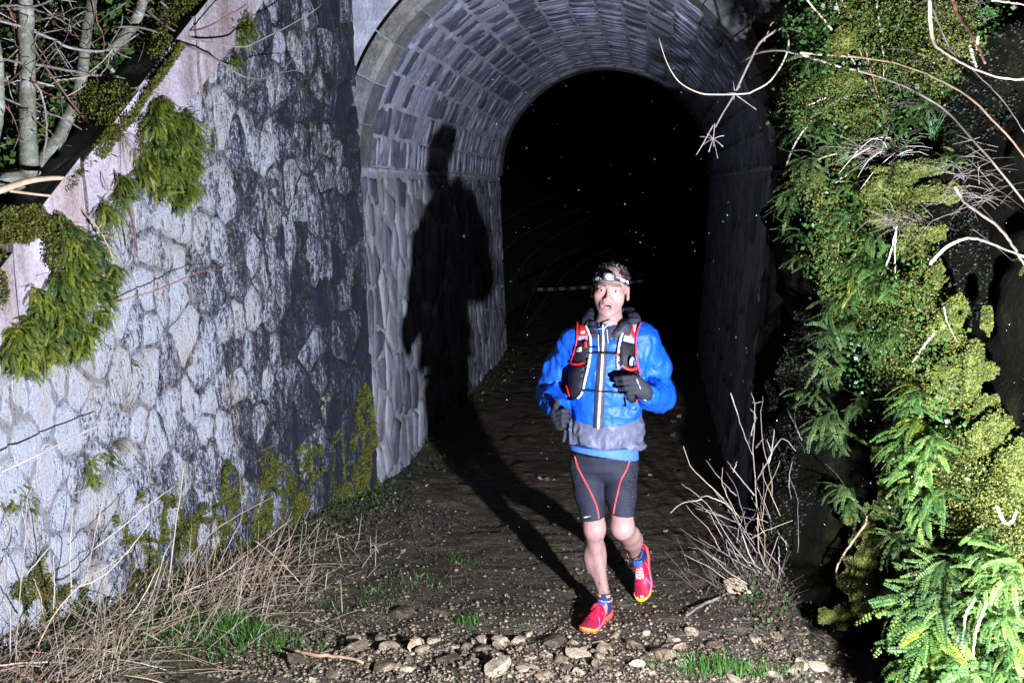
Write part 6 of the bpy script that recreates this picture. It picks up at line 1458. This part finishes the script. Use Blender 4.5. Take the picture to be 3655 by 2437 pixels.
x_, y_ = c6([(536, 168)])[0]; lettering('strap_lettering', '00', x_, y_, .020, M_WHITE, TB, vest, .020, R(4))

# ------------------------------------------------------------------ gloves
M_GLOVE = plain_mat('dark grey glove knit', (.019, .019, .025), 0.75, 0.25, 120, 0, 0.4)
def glove(name, prims, cuff, lab):
    pts = np.array([p for pr in prims for p in pr[0]]); lo_, hi = pts.min(0)-.04, pts.max(0)+.04
    G = Sdf(ax(lo_[0], hi[0], .0028), ax(lo_[1], hi[1], .003), ax(lo_[2], hi[2], .0028))
    for pp, rr, k in prims: G.chain([np.asarray(p) for p in pp], rr, k)
    X, Y, Z = np.meshgrid(G.x, G.y, G.z, indexing='ij'); G.D -= (.0014*noise(np.stack([X, Y, Z], -1), 90, 3)).astype(np.float32)
    V, F = G.mesh(); V = relax(V, F, 1, .35); g = part(name, V, F, [M_GLOVE], None, True, lab); return g
r1 = .0100
# image-left hand: loose fist, thumb on top, fingers curled to the right
palm = P(1998, 1488, -.150)
pr = [([WRL, P(1990, 1478, -.125)], [.030, .033], .012), ([P(1992, 1472, -.13), P(1996, 1512, -.14)], [.031, .029], .02), ([P(2004, 1472, -.14), P(2004, 1515, -.15)], [.024, .022], .015)]
for k, (yy, xe) in enumerate(((1466, 2030), (1484, 2032), (1502, 2028), (1519, 2018))):
    pr.append(([P(1992, yy+2, -.165), P(2008, yy, -.182), P(xe-8, yy-2, -.180), P(xe-3, yy+1, -.165), P(xe-16, yy+3, -.152)], [.0105, .0108, .0102, .0098, .009], .004))
pr.append(([P(1980, 1472, -.135), P(1984, 1448, -.155), P(1990, 1432, -.168)], [.014, .0125, .0105], .006))
glove('glove', pr, None, 'dark glove closed in a fist with the thumb up')
# image-right hand: back of the hand to the camera, fingers pointing left
pr = [([WRR, P(2300, 1398, -.185)], [.031, .030], .012), ([P(2298, 1384, -.190), P(2276, 1360, -.205)], [.028, .024], .02), ([P(2300, 1402, -.185), P(2272, 1392, -.200)], [.027, .022], .02)]
for k, (xt, yt, xk, yk) in enumerate(((2192, 1350, 2266, 1348), (2198, 1367, 2268, 1366), (2208, 1388, 2268, 1384), (2228, 1407, 2268, 1400))):
    pr.append(([P(xk+12, yk+4, -.205), P(xk-8, yk-2, -.222), P((xt+xk)/2-4, (yt+yk)/2-1, -.222), P(xt+6, yt, -.196), P(xt+20, yt+3, -.172)], [.0115, .0115, .0108, .0098, .009], .004))
pr.append(([P(2292, 1372, -.17), P(2262, 1346, -.165), P(2236, 1342, -.165)], [.015, .012, .010], .006))
g = glove('glove', pr, None, 'dark glove held across the chest, back of the hand showing')
for lo2, nm in ((((2271, 1352), (2276, 1362), (2279, 1372)), 'print'), (((2281, 1374), (2284, 1382), (2286, 1388)), 'print')):
    strand('print', [P(a, b_, -.236+i*.004) for i, (a, b_) in enumerate(lo2)], .0035, M_PALE, g, 8)
strand('cuff_tab', [P(2298, 1424, -.20), P(2306, 1428, -.195)], .005, M_PALE, g, 6)

# ------------------------------------------------------------------ headlamp
lampo = add('headlamp', None, person)
def band_pt(a, dz, off):           # a = 0 at the forehead
    x = math.sin(a); y = -math.cos(a)
    zz = .058-.030*(1-math.cos(a))*.9+dz
    r_ = math.sqrt(max(.05, 1-((zz-.040)/.080)**2)); r_ = max(r_, .9)
    return hd((.0775*r_+off)*x, .022+(.0975*r_+off)*y, zz)
V = []; F = []; fm = []; n = 72
for k in range(n):
    a = 2*math.pi*k/n
    for (dz, off) in ((-.0115, .003), (.0115, .003), (.0115, .0005), (-.0115, .0005)): V.append(band_pt(a, dz, off+.003))
for k in range(n):
    k2 = (k+1) % n; fm += [0]*4
    for j in range(4): F.append((k*4+j, k2*4+j, k2*4+(j+1) % 4, k*4+(j+1) % 4))
strap = part('strap', V, F, [M_BLACK], lampo, True, None, fm)
for a0, a1 in ((-.95, -.62), (-.55, -.32), (.58, .92), (1.0, 1.25), (-1.3, -1.05)):
    V = []; F = []
    for k in range(9):
        a = a0+(a1-a0)*k/8; e = 1-abs(k/4-1)**4*.5
        V += [band_pt(a, -.0075*e, .0072), band_pt(a, .0075*e, .0072)]
    F = [(2*k, 2*k+2, 2*k+3, 2*k+1) for k in range(8)]; part('reflective_patch', V, F, [plain_mat('patch', (.42, .43, .5), .5, .1, 50)] if a0 == -.95 else [bpy.data.materials['patch']], strap)
LB = Sdf(ax(-.034, .034, .0022), ax(-.024, .022, .0022), ax(-.026, .026, .0022))
X, Y, Z = LB.x[:, None, None], LB.y[None, :, None], LB.z[None, None, :]
q = [np.abs(X)-.017, np.abs(Y)-.005, np.abs(Z)-.011]
LB.D = (np.sqrt(np.maximum(q[0], 0)**2+np.maximum(q[1], 0)**2+np.maximum(q[2], 0)**2)-.009+0*X).astype(np.float32)
V, F = LB.mesh(); Lc = hd(-.002, -.093, .062); lb = part('lamp_body', Lc+V@RH.T, F, [plain_mat('lamp housing', (.05, .05, .06), .3, .1, 60, 0, .05)], lampo)
def disc(c, rx, rz, mat, name, parent, dom=.002):
    V = [c+RH@np.array([0, -dom, 0])]; m_ = 20
    for k in range(m_): a = 2*math.pi*k/m_; V.append(c+RH@np.array([rx*math.cos(a), 0, rz*math.sin(a)]))
    return part(name, V, [(0, k+1, (k+1) % m_+1) for k in range(m_)], [mat], parent)
disc(Lc+RH@np.array([0, -.0145, .001]), .0165, .0125, plain_mat('reflector', (.55, .57, .65), .2, .05, 60, .6, 0), 'reflector', lb, .001)
disc(Lc+RH@np.array([-.001, -.0165, .003]), .0080, .0085, plain_mat('lit led', (.9, .92, 1), .3, 0, 60, 0, 0, 14.0), 'led', lb)
disc(Lc+RH@np.array([.003, -.0165, -.0095]), .0125, .0035, M_WHITE, 'lens', lb)
HDB = BVHTree.FromPolygons([Vector(p) for p in np.array([band_pt(2*math.pi*k/n, dz, .006) for k in range(n) for dz in (-.0115, .0115)])], [(2*k, 2*((k+1) % n), 2*((k+1) % n)+1, 2*k+1) for k in range(n)])
try: lettering('strap_lettering', 'ITEZL', 2208, 992, .011, M_WHITE, HDB, strap, .003, R(-12))
except Exception: pass

# ------------------------------------------------------------------ shoes and socks
M_SHOE = plain_mat('red mesh upper', (.27, .010, .032), 0.5, 0.2, 160, 0, 0.35); M_SHOE2 = plain_mat('bright red overlay', (.46, .010, .040), 0.4, 0.08, 60, 0, 0.15)
M_SOLEO = plain_mat('coral midsole', (.80, .09, .06), 0.5, 0.12, 80, 0, 0.2); M_SOLEY = plain_mat('yellow toe rand', (.85, .42, .01), 0.4, 0.1, 60, 0, 0.1)
M_NAVY = plain_mat('navy knit', (.015, .022, .075), 0.7, 0.2, 120, 0, 0.3); M_SBLUE = plain_mat('blue tongue', (.01, .09, .42), 0.6, 0.15, 80)
M_ORANGE = plain_mat('orange knit', (.75, .26, .02), 0.6, 0.1, 80); M_LILAC = plain_mat('grey blue overlay', (.12, .13, .30), 0.5, 0.1, 80)
def foot_half(t):      # half width along the sole, t 0 heel .. 1 toe
    return np.interp(t, [0, .06, .2, .45, .7, .88, .97, 1.0], [.012, .028, .034, .035, .047, .042, .024, .008])
def foot_cx(t): return np.interp(t, [0, .4, .7, 1], [0, .002, .0, -.006])
def shoe(O, Rm, side, lab, blk):
    """local axes: x lateral, y heel to toe, z up; length .285"""
    LN = .285
    def tr(v): return O+np.asarray(v)@Rm.T
    def tpart(nm, V, F, mats, par, fm=None, sm=True): return part(nm, tr(V), F, mats, par, sm, None, fm)
    sh = add('shoe', None, person, label=lab)
    X, Y, Z = np.meshgrid(ax(-.06, .06, .0035), ax(-.02, LN+.02, .004), ax(-.012, .125, .0035), indexing='ij')
    t = Y/LN; hw = foot_half(np.clip(t, 0, 1)); cx = foot_cx(np.clip(t, 0, 1))*side
    out = np.maximum(np.maximum(-Y, Y-LN), 0); lat = np.abs(X-cx)-hw
    spring = .022*np.clip((t-.72)/.28, 0, 1)**2+.008*np.clip((.12-t)/.12, 0, 1)
    S1_ = Sdf(ax(-.06, .06, .0035), ax(-.02, LN+.02, .004), ax(-.012, .125, .0035))
    zmid = .030-.010*np.clip(t, 0, 1)
    lug = .003*np.sign(np.sin(Y*260))
    d = np.maximum(np.maximum(lat, out), np.abs(Z-spring-zmid/2)-zmid/2); d = np.maximum(d, -(Z-spring-lug*(Z < .012)))
    S1_.D = (d-.0015).astype(np.float32)
    V, F = S1_.mesh(); V = relax(V, F, 1, .4); c = V[F].mean(1); fm = np.where((c[:, 1] > LN*.80)&(c[:, 2] > .014+.022*np.clip((c[:, 1]/LN-.72)/.28, 0, 1)**2), 1, 0)
    fm = np.where((c[:, 1] > LN*.5)&(c[:, 1] <= LN*.8)&(c[:, 2] > .02), 2, fm)
    tpart('sole', V, F, [M_SOLEO, M_SOLEY, M_LILAC], sh, fm)
    top = np.interp(t, [-.1, .0, .10, .28, .40, .62, .85, .96, 1.05], [.07, .078, .084, .076, .090, .066, .046, .034, .01])
    z0 = spring+zmid-.004; hh = np.clip((Z-z0)/np.maximum(top-z0, .01), 0, 1.3)
    wv = hw*np.sqrt(np.clip(1-np.clip(hh, 0, 1)**2.6, .02, 1))*(1-.12*np.clip(hh, 0, 1))-.001
    d = np.maximum(np.maximum(np.abs(X-cx)-wv, Z-top), np.maximum(out-.001, z0-Z))
    op_ = np.sqrt((X/.027)**2+((Y-.062)/.046)**2)-1; d = np.maximum(d, -np.maximum(op_*.027, .055-Z))
    S2 = Sdf(ax(-.06, .06, .0035), ax(-.02, LN+.02, .004), ax(-.012, .125, .0035)); S2.D = (d*.8).astype(np.float32)
    V, F = S2.mesh(); V = relax(V, F, 2, .5); c = V[F].mean(1); tt_ = c[:, 1]/LN; fm = np.zeros(len(F), int)
    fm[(np.abs(c[:, 0]) < .034)&(tt_ > .36)&(tt_ < .72)] = 1; fm[(tt_ < .2)&(c[:, 2] > .05)] = 1
    fm[(np.abs(np.sin(c[:, 1]*42+c[:, 2]*40)) < .20)&(np.abs(c[:, 0]) > .018)&(tt_ > .15)&(tt_ < .95)&(c[:, 2] < .055)] = 2
    up_ = tpart('upper', V, F, [M_SHOE, M_SHOE2, M_LILAC], sh, fm)
    tree = BVHTree.FromPolygons([Vector(v) for v in V], [tuple(map(int, f)) for f in F])
    def topz(x, y):
        r_ = tree.ray_cast(Vector((x, y, .2)), Vector((0, 0, -1))); return (r_[0].z if r_[0] else .06)
    for k in range(6):
        y = LN*(.40+.052*k); w_ = .024-.001*k
        pts = [(xx, y+.006*math.sin(xx*90+k), topz(xx, y)+.003) for xx in np.linspace(-w_, w_, 7)]
        Vt, Ft = tube_vf(pts, .0026, 6); tpart('lace', Vt, Ft, [M_SHOE2], sh)
    for sx in (-1, 1):
        pts = smooth_path([(0, LN*.40, topz(0, LN*.4)+.006), (sx*.022, LN*.42, topz(sx*.02, LN*.42)+.012), (sx*.032, LN*.50, topz(sx*.028, LN*.5)+.005), (sx*.016, LN*.46, topz(sx*.016, LN*.46)+.009), (0, LN*.41, topz(0, LN*.41)+.006)], 16)
        Vt, Ft = tube_vf(pts, .0028, 6); tpart('lace', Vt, Ft, [M_SHOE2], sh)
    # tongue, white reflective panel, toe tab
    V = []; F = []
    for j in range(5):
        y = LN*(.30+.035*j)
        for i_ in range(5): xx = (-1+i_/2)*.022; V.append((xx, y, .098-.03*j/4+.006-.25*xx*xx/.022-.010*(j == 0)))
    F = [(j*5+i_, j*5+i_+1, j*5+i_+6, j*5+i_+5) for j in range(4) for i_ in range(4)]; tpart('tongue', V, F, [M_SBLUE], sh)
    if blk:
        for (xa, xb, ya, yb) in ((-.022, -.010, .42, .60), (.002, .021, .40, .61), (-.008, .000, .44, .62)):
            V = [(x, LN*y, topz(x, LN*y)+.0045) for y in np.linspace(ya, yb, 6) for x in np.linspace(xa, xb, 4)]
            F = [(j*4+i_, j*4+i_+1, j*4+i_+5, j*4+i_+4) for j in range(5) for i_ in range(3)]; tpart('reflective_panel', V, F, [M_WHITE], sh)
        V = [(x, LN*y, topz(x, LN*y)+.002) for y in np.linspace(.895, .925, 3) for x in np.linspace(-.010, .008, 4)]
        tpart('toe_tab', V, [(j*4+i_, j*4+i_+1, j*4+i_+5, j*4+i_+4) for j in range(2) for i_ in range(3)], [M_WHITE], sh)
    return sh, tr
shoe(OL, RmL, 1, 'red shoe planted on the ground with yellow toe', False)
shoe(ORr, RmR, -1, 'red shoe lifted behind, toe down, white panel under the laces', True)
def sock(a, b_, ra, rb, lab):
    G = Sdf(ax(min(a[0], b_[0])-.06, max(a[0], b_[0])+.06, .004), ax(min(a[1], b_[1])-.06, max(a[1], b_[1])+.06, .004), ax(min(a[2], b_[2])-.06, max(a[2], b_[2])+.06, .004))
    G.cone(a, b_, ra, rb, 0); V, F = G.mesh()
    ax_ = (b_-a)/np.linalg.norm(b_-a); h = (V-a)@ax_; keep = (h[F].mean(1) > 0)
    V2, F2 = submesh(V, F, keep); c = V2[F2].mean(1); h = (c-a)@ax_; fm = np.where((h > .008)&(h < .020)&(np.sin(c[:, 0]*150) > .2), 1, np.where((h > .035)&(h < .042), 2, 0))
    part('sock', V2, F2, [M_NAVY, M_ORANGE, M_PALE], None, True, lab, fm)
sock(ANL+np.array([0, 0, .030]), OL+dirL*.062+np.array([0, 0, .05]), .0345, .036, None)
ftR = ORr+RmR@np.array([0, .060, .05])
sock(ANR+.035*(ANR-ftR)/np.linalg.norm(ANR-ftR), ftR, .0345, .036, None)
